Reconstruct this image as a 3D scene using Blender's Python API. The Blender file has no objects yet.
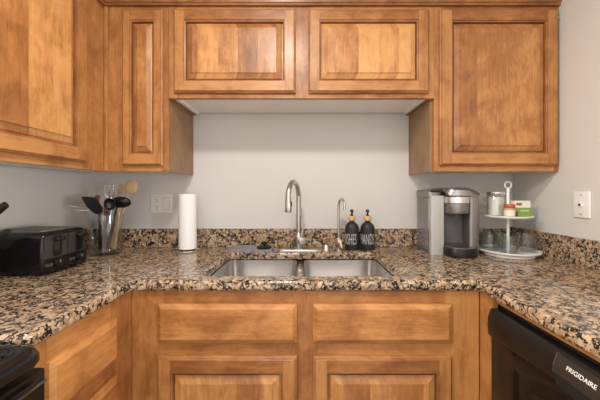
import bpy, bmesh, math, random
from mathutils import Vector, Matrix

# ------------------------------------------------------------------ camera, world, lights, exposure
scene = bpy.context.scene
COL = scene.collection
F = 287.0            # focal length in pixels of a 600 px wide frame
D0 = 1.67            # distance of the camera from the back wall (wall plane y = 0)
CZ = 1.231           # camera height
cam_data = bpy.data.cameras.new('camera')
cam_data.sensor_width = 36.0
cam_data.lens = F / 600.0 * 36.0
cam_data.shift_x = -5.0 / 600.0
cam_data.shift_y = -8.0 / 600.0
cam_data.clip_start = 0.02
cam = bpy.data.objects.new('camera', cam_data)
cam.location = (0, -D0, CZ)
cam.rotation_euler = (math.pi / 2, 0, 0)
COL.objects.link(cam)
scene.camera = cam

world = bpy.data.worlds.new('world')
scene.world = world
world.use_nodes = True
bg = world.node_tree.nodes['Background']
bg.inputs['Color'].default_value = (1.0, 0.97, 0.94, 1)
bg.inputs['Strength'].default_value = 0.72


def area(name, loc, rot, sx, sy, power, color, shape='RECTANGLE'):
    l = bpy.data.lights.new(name, 'AREA')
    l.shape = shape
    l.size = sx
    l.size_y = sy
    l.energy = power
    l.color = color
    o = bpy.data.objects.new(name, l)
    o.location = loc
    o.rotation_euler = rot
    COL.objects.link(o)
    return o


# flush ceiling lamp just in front of the camera, and the room's window far behind it
area('ceiling_lamp_light', (-0.16, -1.34, 2.40), (0, 0, 0), 0.24, 0.24, 14.0, (1.0, 0.965, 0.92), 'DISK')
area('room_window_light', (0.10, -3.17, 1.65), (math.pi / 2, 0, 0), 1.5, 1.1, 4.0, (0.98, 0.98, 1.0))
area('added_right_fill_light', (2.5, -1.95, 1.13), (0, math.pi / 2, math.radians(-20)), 0.42, 0.9, 34.0, (0.97, 0.98, 1.0))  # added fill from the right to brighten the left wall, no known window
area('added_left_fill_light', (-1.85, -2.30, 2.36), (0, math.radians(-28), 0), 0.5, 0.5, 52.0, (1.0, 0.93, 0.83), 'DISK')  # added warm fill to lift the right wall, no known lamp there

scene.view_settings.view_transform = 'Standard'
scene.view_settings.look = 'None'
scene.view_settings.exposure = 0.78
scene.view_settings.gamma = 1.0
scene.view_settings.use_curve_mapping = False
scene.cycles.max_bounces = 12
scene.cycles.transmission_bounces = 12
scene.cycles.transparent_max_bounces = 24
scene.cycles.use_denoising = True

random.seed(5)


def P(px, py, d):
    """a point of the place seen at pixel (px, py) at distance d from the camera plane"""
    return Vector(((px - 305.0) * d / F, d - D0, CZ - (py - 192.0) * d / F))


# ------------------------------------------------------------------ materials
def new_mat(name):
    m = bpy.data.materials.new(name)
    m.use_nodes = True
    nt = m.node_tree
    return m, nt, nt.nodes['Principled BSDF']


def N(nt, t, **kw):
    n = nt.nodes.new(t)
    for k, v in kw.items():
        setattr(n, k, v)
    return n


def plain(name, col, rough=0.5, metal=0.0, coat=0.0, spec=0.5, trans=0.0, ior=1.45, bump=0.0, bscale=200.0, var=0.0):
    m, nt, b = new_mat(name)
    b.inputs['Base Color'].default_value = (*col, 1)
    b.inputs['Roughness'].default_value = rough
    b.inputs['Metallic'].default_value = metal
    b.inputs['Coat Weight'].default_value = coat
    b.inputs['Coat Roughness'].default_value = 0.08
    b.inputs['Specular IOR Level'].default_value = spec
    b.inputs['Transmission Weight'].default_value = trans
    b.inputs['IOR'].default_value = ior
    tc = N(nt, 'ShaderNodeTexCoord')
    nz = N(nt, 'ShaderNodeTexNoise')
    nz.inputs['Scale'].default_value = bscale
    nz.inputs['Detail'].default_value = 4
    nt.links.new(tc.outputs['Object'], nz.inputs['Vector'])
    if bump:
        bp = N(nt, 'ShaderNodeBump')
        bp.inputs['Strength'].default_value = bump
        bp.inputs['Distance'].default_value = 0.003
        nt.links.new(nz.outputs['Fac'], bp.inputs['Height'])
        nt.links.new(bp.outputs['Normal'], b.inputs['Normal'])
    if var:
        mx = N(nt, 'ShaderNodeMix', data_type='RGBA')
        mx.inputs[6].default_value = (*[c * (1 - var) for c in col], 1)
        mx.inputs[7].default_value = (*[min(1, c * (1 + var)) for c in col], 1)
        nt.links.new(nz.outputs['Fac'], mx.inputs[0])
        nt.links.new(mx.outputs[2], b.inputs['Base Color'])
    return m


def math_node(nt, op, a, b=None, c=None):
    n = N(nt, 'ShaderNodeMath', operation=op)
    for i, v in enumerate((a, b, c)):
        if v is None:
            continue
        if isinstance(v, (int, float)):
            n.inputs[i].default_value = v
        else:
            nt.links.new(v, n.inputs[i])
    return n.outputs[0]


def ramp(nt, fac, stops, interp='LINEAR'):
    r = N(nt, 'ShaderNodeValToRGB')
    cr = r.color_ramp
    cr.interpolation = interp
    while len(cr.elements) < len(stops):
        cr.elements.new(0.5)
    for e, (p, c) in zip(cr.elements, stops):
        e.position = p
        e.color = (*c, 1)
    nt.links.new(fac, r.inputs['Fac'])
    return r.outputs['Color']


def wood(name, along, boards=False, bright=1.0, rough=0.40, tint=(1, 1, 1)):
    """honey stained maple; grain runs along 'z' or across 'h'"""
    m, nt, b = new_mat(name)
    tc = N(nt, 'ShaderNodeTexCoord')
    oi = N(nt, 'ShaderNodeObjectInfo')
    sp = N(nt, 'ShaderNodeSeparateXYZ')
    nt.links.new(tc.outputs['Object'], sp.inputs[0])
    hor = math_node(nt, 'ADD', sp.outputs[0], sp.outputs[1])
    ver = math_node(nt, 'ADD', sp.outputs[2], 0.0)
    a, l = (hor, ver) if along == 'z' else (ver, hor)
    off = math_node(nt, 'MULTIPLY', oi.outputs['Random'], 37.0)
    bnoise = None
    if boards:
        wv = math_node(nt, 'FLOOR', math_node(nt, 'MULTIPLY', math_node(nt, 'ADD', a, 3.017), 10.6))
        wn = N(nt, 'ShaderNodeTexWhiteNoise', noise_dimensions='2D')
        cb = N(nt, 'ShaderNodeCombineXYZ')
        cb.inputs[2].default_value = 1.7
        nt.links.new(wv, cb.inputs[0])
        nt.links.new(off, cb.inputs[1])
        nt.links.new(cb.outputs[0], wn.inputs[0])
        bnoise = wn.outputs['Value']
        off = math_node(nt, 'ADD', off, math_node(nt, 'MULTIPLY', bnoise, 9.0))

    def coords(sa, sl):
        c = N(nt, 'ShaderNodeCombineXYZ')
        nt.links.new(math_node(nt, 'MULTIPLY', a, sa), c.inputs[0])
        nt.links.new(math_node(nt, 'MULTIPLY', l, sl), c.inputs[1])
        nt.links.new(off, c.inputs[2])
        return c.outputs[0]

    def noise(vec, scale, det, dist=0.0):
        n = N(nt, 'ShaderNodeTexNoise')
        n.inputs['Scale'].default_value = scale
        n.inputs['Detail'].default_value = det
        n.inputs['Distortion'].default_value = dist
        n.inputs['Roughness'].default_value = 0.6
        nt.links.new(vec, n.inputs['Vector'])
        return n.outputs['Fac']
    fine = noise(coords(40, 3.0), 4.0, 6)
    streak = noise(coords(14, 1.0), 2.6, 4, 0.6)
    blotch = noise(coords(6, 4.2), 2.0, 5, 0.5)
    fleck = noise(coords(34, 14), 3.0, 3)
    t = math_node(nt, 'ADD', math_node(nt, 'MULTIPLY', streak, 0.15), math_node(nt, 'MULTIPLY', blotch, 0.36))
    t = math_node(nt, 'ADD', t, math_node(nt, 'MULTIPLY', fine, 0.17))
    t = math_node(nt, 'ADD', t, math_node(nt, 'MULTIPLY', fleck, 0.09))
    t = math_node(nt, 'ADD', t, 0.125)
    geo = N(nt, 'ShaderNodeNewGeometry')
    t = math_node(nt, 'ADD', t, math_node(nt, 'MULTIPLY', math_node(nt, 'SUBTRACT', geo.outputs['Random Per Island'], 0.5), 0.15))
    if bnoise is not None:
        t = math_node(nt, 'ADD', t, math_node(nt, 'MULTIPLY', math_node(nt, 'SUBTRACT', bnoise, 0.5), 0.20))
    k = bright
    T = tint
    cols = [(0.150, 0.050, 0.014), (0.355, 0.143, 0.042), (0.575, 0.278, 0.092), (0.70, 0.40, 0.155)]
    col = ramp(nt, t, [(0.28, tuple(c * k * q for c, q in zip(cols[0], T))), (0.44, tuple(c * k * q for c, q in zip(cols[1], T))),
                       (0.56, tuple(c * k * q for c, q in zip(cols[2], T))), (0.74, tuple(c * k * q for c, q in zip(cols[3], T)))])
    nt.links.new(col, b.inputs['Base Color'])
    b.inputs['Roughness'].default_value = rough
    b.inputs['Coat Weight'].default_value = 0.05
    b.inputs['Coat Roughness'].default_value = 0.18
    bp = N(nt, 'ShaderNodeBump')
    bp.inputs['Strength'].default_value = 0.06
    bp.inputs['Distance'].default_value = 0.002
    nt.links.new(fine, bp.inputs['Height'])
    nt.links.new(bp.outputs['Normal'], b.inputs['Normal'])
    return m


def granite():
    m, nt, b = new_mat('granite')
    tc = N(nt, 'ShaderNodeTexCoord')
    nz = N(nt, 'ShaderNodeTexNoise')
    nz.inputs['Scale'].default_value = 38
    nz.inputs['Detail'].default_value = 4
    nt.links.new(tc.outputs['Object'], nz.inputs['Vector'])
    sc = N(nt, 'ShaderNodeVectorMath', operation='SCALE')
    sc.inputs['Scale'].default_value = 0.030
    sub = N(nt, 'ShaderNodeVectorMath', operation='SUBTRACT')
    sub.inputs[1].default_value = (0.5, 0.5, 0.5)
    nt.links.new(nz.outputs['Color'], sub.inputs[0])
    nt.links.new(sub.outputs[0], sc.inputs[0])
    ad = N(nt, 'ShaderNodeVectorMath', operation='ADD')
    nt.links.new(tc.outputs['Object'], ad.inputs[0])
    nt.links.new(sc.outputs[0], ad.inputs[1])
    vec = ad.outputs[0]

    def vor(scale, feat):
        v = N(nt, 'ShaderNodeTexVoronoi', feature=feat)
        v.inputs['Scale'].default_value = scale
        nt.links.new(vec, v.inputs['Vector'])
        return v

    def noise(scale, det, r=0.6):
        n = N(nt, 'ShaderNodeTexNoise')
        n.inputs['Scale'].default_value = scale
        n.inputs['Detail'].default_value = det
        n.inputs['Roughness'].default_value = r
        nt.links.new(tc.outputs['Object'], n.inputs['Vector'])
        return n.outputs['Fac']
    bigc = vor(72, 'F1')
    smallc = vor(135, 'F1')
    tiny = vor(200, 'F1')
    n1 = noise(22, 3)
    n2 = noise(150, 4)
    n3 = noise(110, 4)
    # rounded tan nodules; what lies between them is dark, the noise swelling and closing the gaps
    th1 = math_node(nt, 'ADD', math_node(nt, 'MULTIPLY', math_node(nt, 'SUBTRACT', n1, 0.5), 1.05), 0.53)
    th1 = math_node(nt, 'ADD', th1, math_node(nt, 'MULTIPLY', math_node(nt, 'SUBTRACT', n3, 0.5), 0.95))
    s1 = math_node(nt, 'SUBTRACT', bigc.outputs['Distance'], th1)
    seam1 = N(nt, 'ShaderNodeMapRange')
    seam1.inputs['From Min'].default_value = -0.03
    seam1.inputs['From Max'].default_value = 0.05
    nt.links.new(s1, seam1.inputs['Value'])
    # smaller grains fill part of the dark
    s2 = math_node(nt, 'SUBTRACT', smallc.outputs['Distance'], math_node(nt, 'ADD', 0.31, math_node(nt, 'MULTIPLY', math_node(nt, 'SUBTRACT', n2, 0.5), 0.5)))
    seam2 = N(nt, 'ShaderNodeMapRange')
    seam2.inputs['From Min'].default_value = -0.05
    seam2.inputs['From Max'].default_value = 0.08
    nt.links.new(s2, seam2.inputs['Value'])
    # and small dark specks sit inside the tan
    s3 = math_node(nt, 'SUBTRACT', math_node(nt, 'MULTIPLY', math_node(nt, 'SUBTRACT', n3, 0.525), 4.0), tiny.outputs['Distance'])
    seam3 = N(nt, 'ShaderNodeMapRange')
    seam3.inputs['From Min'].default_value = -0.05
    seam3.inputs['From Max'].default_value = 0.10
    nt.links.new(s3, seam3.inputs['Value'])
    # tan nodules
    sepc = N(nt, 'ShaderNodeSeparateColor')
    nt.links.new(bigc.outputs['Color'], sepc.inputs[0])
    sep2 = N(nt, 'ShaderNodeSeparateColor')
    nt.links.new(smallc.outputs['Color'], sep2.inputs[0])
    tanf = math_node(nt, 'ADD', math_node(nt, 'MULTIPLY', sepc.outputs[0], 0.5), math_node(nt, 'MULTIPLY', n2, 0.5))
    tan = ramp(nt, tanf, [(0.15, (0.18, 0.108, 0.060)), (0.40, (0.365, 0.238, 0.138)), (0.60, (0.49, 0.338, 0.21)), (0.85, (0.57, 0.43, 0.305))])
    dark = ramp(nt, sep2.outputs[1], [(0.0, (0.006, 0.006, 0.007)), (0.62, (0.016, 0.014, 0.014)), (0.86, (0.07, 0.055, 0.045)), (1.0, (0.22, 0.19, 0.17))])
    mx = N(nt, 'ShaderNodeMix', data_type='RGBA')
    mxf = math_node(nt, 'MAXIMUM', math_node(nt, 'MULTIPLY', seam1.outputs[0], seam2.outputs[0]), math_node(nt, 'MULTIPLY', seam3.outputs[0], 0.9))
    nt.links.new(mxf, mx.inputs[0])
    nt.links.new(tan, mx.inputs[6])
    nt.links.new(dark, mx.inputs[7])
    nt.links.new(mx.outputs[2], b.inputs['Base Color'])
    b.inputs['Roughness'].default_value = 0.11
    b.inputs['Specular IOR Level'].default_value = 0.40
    return m


def thin_glass(name, tint):
    """thin clear glass: lets light straight through, mirrors by the Fresnel term"""
    m = bpy.data.materials.new(name)
    m.use_nodes = True
    nt = m.node_tree
    nt.nodes.remove(nt.nodes['Principled BSDF'])
    tr = N(nt, 'ShaderNodeBsdfTransparent')
    tr.inputs['Color'].default_value = (*tint, 1)
    gl = N(nt, 'ShaderNodeBsdfGlossy')
    gl.inputs['Roughness'].default_value = 0.02
    lw = N(nt, 'ShaderNodeLayerWeight')
    lw.inputs['Blend'].default_value = 0.42
    f_ = math_node(nt, 'ADD', math_node(nt, 'MULTIPLY', math_node(nt, 'POWER', lw.outputs['Facing'], 1.6), 0.80), 0.075)
    mx = N(nt, 'ShaderNodeMixShader')
    nt.links.new(f_, mx.inputs[0])
    nt.links.new(tr.outputs[0], mx.inputs[1])
    nt.links.new(gl.outputs[0], mx.inputs[2])
    nt.links.new(mx.outputs[0], nt.nodes['Material Output'].inputs['Surface'])
    return m


def brushed(name, col, rough=0.28, axis=0):
    m, nt, b = new_mat(name)
    b.inputs['Metallic'].default_value = 0.90
    tc = N(nt, 'ShaderNodeTexCoord')
    mp = N(nt, 'ShaderNodeMapping')
    s = [400, 400, 400]
    s[axis] = 6
    mp.inputs['Scale'].default_value = s
    nz = N(nt, 'ShaderNodeTexNoise')
    nz.inputs['Scale'].default_value = 0.90
    nz.inputs['Detail'].default_value = 3
    nt.links.new(tc.outputs['Object'], mp.inputs['Vector'])
    nt.links.new(mp.outputs[0], nz.inputs['Vector'])
    c = ramp(nt, nz.outputs['Fac'], [(0.3, tuple(x * 0.95 for x in col)), (0.7, tuple(min(1, x * 1.04) for x in col))])
    nt.links.new(c, b.inputs['Base Color'])
    r = N(nt, 'ShaderNodeMapRange')
    r.inputs['To Min'].default_value = rough * 0.92
    r.inputs['To Max'].default_value = rough * 1.1
    nt.links.new(nz.outputs['Fac'], r.inputs['Value'])
    nt.links.new(r.outputs[0], b.inputs['Roughness'])
    return m


W_V = wood('maple_vertical', 'z', bright=0.77, tint=(1.04, 0.96, 0.89))
W_H = wood('maple_horizontal', 'h', bright=0.77, tint=(1.04, 0.96, 0.89))
W_P = wood('maple_panel', 'z', boards=True, bright=1.04)
W_D = wood('maple_drawer_front', 'h', bright=0.97, tint=(1.02, 0.97, 0.90))
W_SIDE = wood('maple_side_shaded', 'z', bright=0.58, rough=0.45, tint=(0.84, 0.98, 1.35))  # weaker light on cabinet sides put into a darker, greyer maple
W_CROWN = wood('maple_crown_shaded', 'h', bright=0.60, tint=(1.05, 0.92, 0.85))  # shade on the crown put into its colour as a darker maple
W_SPOON = plain('beech_spoon', (0.60, 0.39, 0.21), 0.55, bscale=60, var=0.15)
BAMBOO = plain('bamboo', (0.66, 0.41, 0.18), 0.45, bscale=90, var=0.12)
GRANITE = granite()
WALL = plain('wall_paint', (0.645, 0.610, 0.572), 0.75, bump=0.22, bscale=170)
WHITE_CEIL = plain('ceiling_paint', (0.78, 0.75, 0.70), 0.8, bump=0.3, bscale=120)
FLOOR = plain('floor_tile', (0.32, 0.23, 0.16), 0.45, bscale=6, var=0.2)
LAMINATE = plain('white_laminate', (0.88, 0.86, 0.82), 0.5)
STEEL = brushed('brushed_steel', (0.74, 0.715, 0.685), 0.15, 0)
STEEL_V = brushed('brushed_steel_upright', (0.62, 0.59, 0.56), 0.30, 2)
NICKEL = plain('satin_nickel', (0.56, 0.51, 0.46), 0.30, metal=1.0)
NICKEL_DK = plain('nickel_face', (0.62, 0.59, 0.56), 0.30, metal=1.0)
HUB = plain('pale_nickel', (0.92, 0.90, 0.87), 0.40, metal=1.0)
CHROME = plain('chrome', (0.86, 0.86, 0.87), 0.07, metal=1.0)
BLACK_GLOSS = plain('gloss_black', (0.008, 0.007, 0.007), 0.10, coat=0.0, spec=0.42)
BLACK_SATIN = plain('satin_black', (0.013, 0.012, 0.012), 0.32, spec=0.3)
BLACK_MATTE = plain('matte_black', (0.020, 0.019, 0.019), 0.48)
BLACK_NYLON = plain('black_nylon', (0.013, 0.013, 0.014), 0.30)
APPL_BLACK = plain('appliance_black', (0.011, 0.009, 0.008), 0.33, spec=0.35)
APPL_GLASS = plain('appliance_glass', (0.008, 0.007, 0.006), 0.09, spec=0.4)
DARK_GAP = plain('dark_recess', (0.006, 0.006, 0.006), 0.7)
GREY_METAL = plain('dark_grey_metal', (0.16, 0.15, 0.145), 0.28, metal=0.7)
KEURIG_DK = plain('charcoal_plastic', (0.105, 0.105, 0.108), 0.38)
KEURIG_SLATE = brushed('slate_metal', (0.31, 0.29, 0.275), 0.36, 2)
KEURIG_LIGHT = plain('silver_plastic', (0.50, 0.49, 0.46), 0.34, metal=0.35)
PAPER = plain('paper_towel', (0.86, 0.84, 0.81), 0.95, bump=0.35, bscale=260)
PLASTIC_W = plain('white_plastic', (0.82, 0.79, 0.74), 0.35)
ENAMEL_W = plain('white_enamel', (0.84, 0.83, 0.80), 0.22, coat=0.3)
SUGAR = plain('sugar', (0.84, 0.79, 0.70), 0.8, bscale=300, var=0.06)
GLASS = thin_glass('clear_glass', (0.93, 0.948, 0.94))
TANK = plain('smoky_clear_plastic', (0.78, 0.77, 0.75), 0.12, trans=0.85, ior=1.2)
SILICONE = plain('grey_silicone', (0.235, 0.225, 0.225), 0.6)
RED_LID = plain('red_plastic', (0.50, 0.085, 0.035), 0.4)
COPPER = plain('copper_red_plastic', (0.24, 0.070, 0.042), 0.35)
SPICE = plain('spice_powder', (0.55, 0.36, 0.23), 0.8, bscale=200, var=0.2)
BOX_GREEN = plain('green_card', (0.22, 0.33, 0.075), 0.5)
BOX_CREAM = plain('cream_card', (0.78, 0.75, 0.60), 0.5)
BOX_RED = plain('red_card', (0.42, 0.07, 0.05), 0.5)
BOX_BROWN = plain('brown_card', (0.16, 0.06, 0.03), 0.5)
LETTER = plain('grey_lettering', (0.46, 0.46, 0.47), 0.5)
LETTER_W = plain('white_lettering', (0.80, 0.78, 0.74), 0.4)
CREAM = plain('cream_lever', (0.72, 0.60, 0.44), 0.30)

# ------------------------------------------------------------------ object helpers
ORG = {}


def thing(name, label, cat, loc, group=None):
    o = bpy.data.objects.new(name, None)
    o.empty_display_size = 0.05
    o.location = loc
    COL.objects.link(o)
    o['label'] = label
    o['category'] = cat
    if group:
        o['group'] = group
    ORG[o] = Vector(loc)
    return o


def part(name, bm, mat, parent=None, smooth=False, label=None, origin=None):
    """links bm (verts in room coordinates) as one mesh object"""
    org = ORG[parent] if parent is not None else Vector(origin or (0, 0, 0))
    for v in bm.verts:
        v.co -= org
    bmesh.ops.recalc_face_normals(bm, faces=bm.faces[:])
    me = bpy.data.meshes.new(name)
    bm.to_mesh(me)
    bm.free()
    for mm in (mat if isinstance(mat, (list, tuple)) else [mat]):
        me.materials.append(mm)
    if smooth:
        for p in me.polygons:
            p.use_smooth = True
        try:
            me.set_sharp_from_angle(angle=math.radians(38))
        except Exception:
            pass
    o = bpy.data.objects.new(name, me)
    COL.objects.link(o)
    if parent is not None:
        o.parent = parent
    else:
        o.location = org
    ORG[o] = org
    if label:
        o['label'] = label
    return o


def solo(name, bm, mat, label, cat, loc, smooth=False, group=None):
    o = part(name, bm, mat, None, smooth, label, loc)
    o['category'] = cat
    if group:
        o['group'] = group
    return o


def struct(name, bm, mat):
    o = part(name, bm, mat)
    o['kind'] = 'structure'
    return o


def box(bm, x0, x1, y0, y1, z0, z1, bev=0.0, seg=2, mi=0):
    r = bmesh.ops.create_cube(bm, size=1.0)
    vs = r['verts']
    for v in vs:
        v.co = Vector(((x0 + x1) / 2 + v.co.x * (x1 - x0), (y0 + y1) / 2 + v.co.y * (y1 - y0), (z0 + z1) / 2 + v.co.z * (z1 - z0)))
    fs = set(f for v in vs for f in v.link_faces)
    for f in fs:
        f.material_index = mi
    if bev > 0:
        es = list(set(e for v in vs for e in v.link_edges))
        r2 = bmesh.ops.bevel(bm, geom=es, offset=bev, segments=seg, profile=0.5, affect='EDGES')
        for f in r2['faces']:
            f.material_index = mi
    return vs


def B(*a, **k):
    bm = bmesh.new()
    box(bm, *a, **k)
    return bm


def lathe(bm, prof, c, seg=32, mi=0, closed=False):
    """revolve (r, z) around the vertical through c; r = 0 makes a pole"""
    rings = []
    for r, z in prof:
        if r < 1e-6:
            rings.append([bm.verts.new((c[0], c[1], c[2] + z))])
        else:
            rings.append([bm.verts.new((c[0] + r * math.cos(2 * math.pi * i / seg), c[1] + r * math.sin(2 * math.pi * i / seg), c[2] + z)) for i in range(seg)])
    pairs = list(zip(rings, rings[1:]))
    if closed:
        pairs.append((rings[-1], rings[0]))
    for a, b_ in pairs:
        for i in range(seg):
            j = (i + 1) % seg
            if len(a) == 1 and len(b_) == 1:
                continue
            if len(a) == 1:
                f = bm.faces.new((a[0], b_[i], b_[j]))
            elif len(b_) == 1:
                f = bm.faces.new((a[i], a[j], b_[0]))
            else:
                f = bm.faces.new((a[i], a[j], b_[j], b_[i]))
            f.material_index = mi
    return bm


def smooth_path(pts, n=8):
    pts = [Vector(p) for p in pts]
    out = []
    for i in range(len(pts) - 1):
        p0 = pts[max(i - 1, 0)]
        p1, p2 = pts[i], pts[i + 1]
        p3 = pts[min(i + 2, len(pts) - 1)]
        for k in range(n):
            t = k / n
            out.append(0.5 * ((2 * p1) + (p2 - p0) * t + (2 * p0 - 5 * p1 + 4 * p2 - p3) * t * t + (3 * p1 - p0 - 3 * p2 + p3) * t ** 3))
    out.append(pts[-1])
    return out


def tube(bm, pts, rad, seg=12, cap=True, mi=0, flat=(1.0, 1.0), up=None, closed=False):
    pts = [Vector(p) for p in pts]
    n = len(pts)
    rads = [rad] * n if isinstance(rad, (int, float)) else list(rad)
    if len(rads) != n:
        m = len(rads)
        rads = [rads[min(int(i * (m - 1) / (n - 1)), m - 2)] * (1 - (i * (m - 1) / (n - 1) - min(int(i * (m - 1) / (n - 1)), m - 2)))
                + rads[min(int(i * (m - 1) / (n - 1)), m - 2) + 1] * (i * (m - 1) / (n - 1) - min(int(i * (m - 1) / (n - 1)), m - 2)) for i in range(n)]
    rings = []
    prev = None
    for i, p in enumerate(pts):
        if closed:
            t = (pts[(i + 1) % n] - pts[i - 1]).normalized()
        else:
            t = (pts[min(i + 1, n - 1)] - pts[max(i - 1, 0)]).normalized()
        if prev is None:
            a = Vector(up) if up else (Vector((0, 0, 1)) if abs(t.z) < 0.9 else Vector((0, 1, 0)))
        else:
            a = prev
        a = (a - t * a.dot(t)).normalized()
        prev = a
        b_ = t.cross(a)
        rings.append([bm.verts.new(p + (a * math.cos(2 * math.pi * k / seg) * flat[0] + b_ * math.sin(2 * math.pi * k / seg) * flat[1]) * rads[i]) for k in range(seg)])
    pr = list(zip(rings, rings[1:]))
    if closed:
        pr.append((rings[-1], rings[0]))
    for r0, r1 in pr:
        for k in range(seg):
            f = bm.faces.new((r0[k], r0[(k + 1) % seg], r1[(k + 1) % seg], r1[k]))
            f.material_index = mi
    if cap and not closed:
        for r in (rings[0], rings[-1]):
            f = bm.faces.new(r)
            f.material_index = mi
    return bm


def T(pts, rad, **k):
    return tube(bmesh.new(), pts, rad, **k)


def rrect(x0, x1, y0, y1, r, seg=6):
    pts = []
    for cx, cy, a0 in ((x1 - r, y1 - r, 0), (x0 + r, y1 - r, 90), (x0 + r, y0 + r, 180), (x1 - r, y0 + r, 270)):
        for i in range(seg + 1):
            a = math.radians(a0 + 90 * i / seg)
            pts.append((cx + r * math.cos(a), cy + r * math.sin(a)))
    return pts


def loft(bm, loops, cap0=True, cap1=True, mi=0):
    rings = [[bm.verts.new(p) for p in lp] for lp in loops]
    n = len(rings[0])
    for a, b_ in zip(rings, rings[1:]):
        for k in range(n):
            f = bm.faces.new((a[k], a[(k + 1) % n], b_[(k + 1) % n], b_[k]))
            f.material_index = mi
    if cap0:
        bm.faces.new(rings[0]).material_index = mi
    if cap1:
        bm.faces.new(rings[-1]).material_index = mi
    return bm


def prism(bm, outline, z0, z1, bev=0.0, mi=0):
    """vertical prism of a plan outline, top edge eased by bev"""
    cx = sum(p[0] for p in outline) / len(outline)
    cy = sum(p[1] for p in outline) / len(outline)

    def lp(z, ins):
        o = []
        for x, y in outline:
            d = math.hypot(x - cx, y - cy)
            k = (d - ins) / d if d > 1e-6 else 1
            o.append((cx + (x - cx) * k, cy + (y - cy) * k, z))
        return o
    loops = [lp(z0, 0), lp(z1 - bev, 0)]
    if bev:
        loops += [lp(z1 - bev * 0.4, bev * 0.2), lp(z1 - bev * 0.1, bev * 0.55), lp(z1, bev)]
    return loft(bm, loops, mi=mi)


def text_mesh(s, size, extrude=0.0004, sx=1.0, spacing=1.0):
    cu = bpy.data.curves.new('lettering', 'FONT')
    cu.body = s
    cu.size = size
    cu.extrude = extrude
    cu.align_x = 'CENTER'
    cu.align_y = 'CENTER'
    cu.space_character = spacing
    o = bpy.data.objects.new('lettering', cu)
    COL.objects.link(o)
    dg = bpy.context.evaluated_depsgraph_get()
    me = bpy.data.meshes.new_from_object(o.evaluated_get(dg))
    bm = bmesh.new()
    bm.from_mesh(me)
    bpy.data.objects.remove(o)
    bpy.data.curves.remove(cu)
    bpy.data.meshes.remove(me)
    for v in bm.verts:
        v.co.x *= sx
    return bm


# ------------------------------------------------------------------ cabinet joinery
def frame_axes(side):
    z = Vector((0, 0, 1))
    return {'back': (Vector((1, 0, 0)), z, Vector((0, -1, 0))),
            'left': (Vector((0, 1, 0)), z, Vector((1, 0, 0))),
            'right': (Vector((0, -1, 0)), z, Vector((-1, 0, 0)))}[side]


def nested(bm, O, ax, u0, u1, v0, v1, rings, mis=(0, 1), cap=None, cap0=False):
    """rings of (inset, height) round a rectangle; left and right take mis[0], top and bottom mis[1]"""
    U, V, Nn = ax

    def loop(ins, h):
        return [bm.verts.new(O + U * u + V * v + Nn * h) for u, v in ((u0 + ins, v0 + ins), (u1 - ins, v0 + ins), (u1 - ins, v1 - ins), (u0 + ins, v1 - ins))]
    ls = [loop(*r) for r in rings]
    for a, b_ in zip(ls, ls[1:]):
        for k in range(4):
            f = bm.faces.new((a[k], a[(k + 1) % 4], b_[(k + 1) % 4], b_[k]))
            f.material_index = mis[1] if k in (0, 2) else mis[0]
    if cap is not None:
        bm.faces.new(ls[-1]).material_index = cap
    if cap0:
        bm.faces.new(ls[0]).material_index = mis[0]


def quad(bm, O, ax, u0, u1, v0, v1, h, mi):
    U, V, Nn = ax
    f = bm.faces.new([bm.verts.new(O + U * u + V * v + Nn * h) for u, v in ((u0, v0), (u1, v0), (u1, v1), (u0, v1))])
    f.material_index = mi


def raised_door(parent, side, plane, u0, u1, v0, v1, sw=0.057, rw=0.062, name='door'):
    """raised panel door; plane = position of the face frame it lies on"""
    ax = frame_axes(side)
    O = {'back': Vector((0, plane, 0)), 'left': Vector((plane, 0, 0)), 'right': Vector((plane, 0, 0))}[side]
    if side == 'right':
        u0, u1 = -u1, -u0
    Th = 0.020
    e = 0.009
    bm = bmesh.new()
    nested(bm, O, ax, u0, u1, v0, v1, [(0, 0.0005), (0, 0.010), (0.003, 0.0125), (0.006, 0.0135), (0.0075, 0.018), (e, Th)], cap0=True)
    m = 0.009
    # flat faces, butt jointed: stiles run the full height
    quad(bm, O, ax, u0 + e, u0 + sw - m, v0 + e, v1 - e, Th, 0)
    quad(bm, O, ax, u1 - sw + m, u1 - e, v0 + e, v1 - e, Th, 0)
    quad(bm, O, ax, u0 + sw - m, u1 - sw + m, v0 + e, v0 + rw - m, Th, 1)
    quad(bm, O, ax, u0 + sw - m, u1 - sw + m, v1 - rw + m, v1 - e, Th, 1)
    # moulded inner edge
    nested(bm, O, ax, u0 + sw - m, u1 - sw + m, v0 + rw - m, v1 - rw + m, [(0, Th), (0.0015, Th - 0.0040), (0.0070, Th - 0.0060), (0.0080, Th - 0.0190), (m, Th - 0.0190)])
    d = part(name, bm, [W_V, W_H], parent)
    bm = bmesh.new()
    sl = min(0.028, (u1 - u0 - 2 * sw) * 0.28)
    nested(bm, O, ax, u0 + sw, u1 - sw, v0 + rw, v1 - rw, [(-0.003, Th - 0.0190), (0.0045, Th - 0.0190), (0.0050, Th - 0.0120), (sl, Th - 0.0030), (sl + 0.0015, Th + 0.0005)], mis=(0, 0), cap=0)
    part('raised_panel', bm, W_P, d)
    return d


def drawer_front(parent, side, plane, u0, u1, v0, v1, name='drawer'):
    ax = frame_axes(side)
    O = {'back': Vector((0, plane, 0)), 'left': Vector((plane, 0, 0)), 'right': Vector((plane, 0, 0))}[side]
    bm = bmesh.new()
    nested(bm, O, ax, u0, u1, v0, v1, [(0, 0.0005), (0, 0.010), (0.003, 0.0115), (0.0135, 0.0175), (0.0145, 0.0195), (0.016, 0.020)], mis=(0, 0), cap=0, cap0=True)
    return part(name, bm, W_D, parent)


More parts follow.
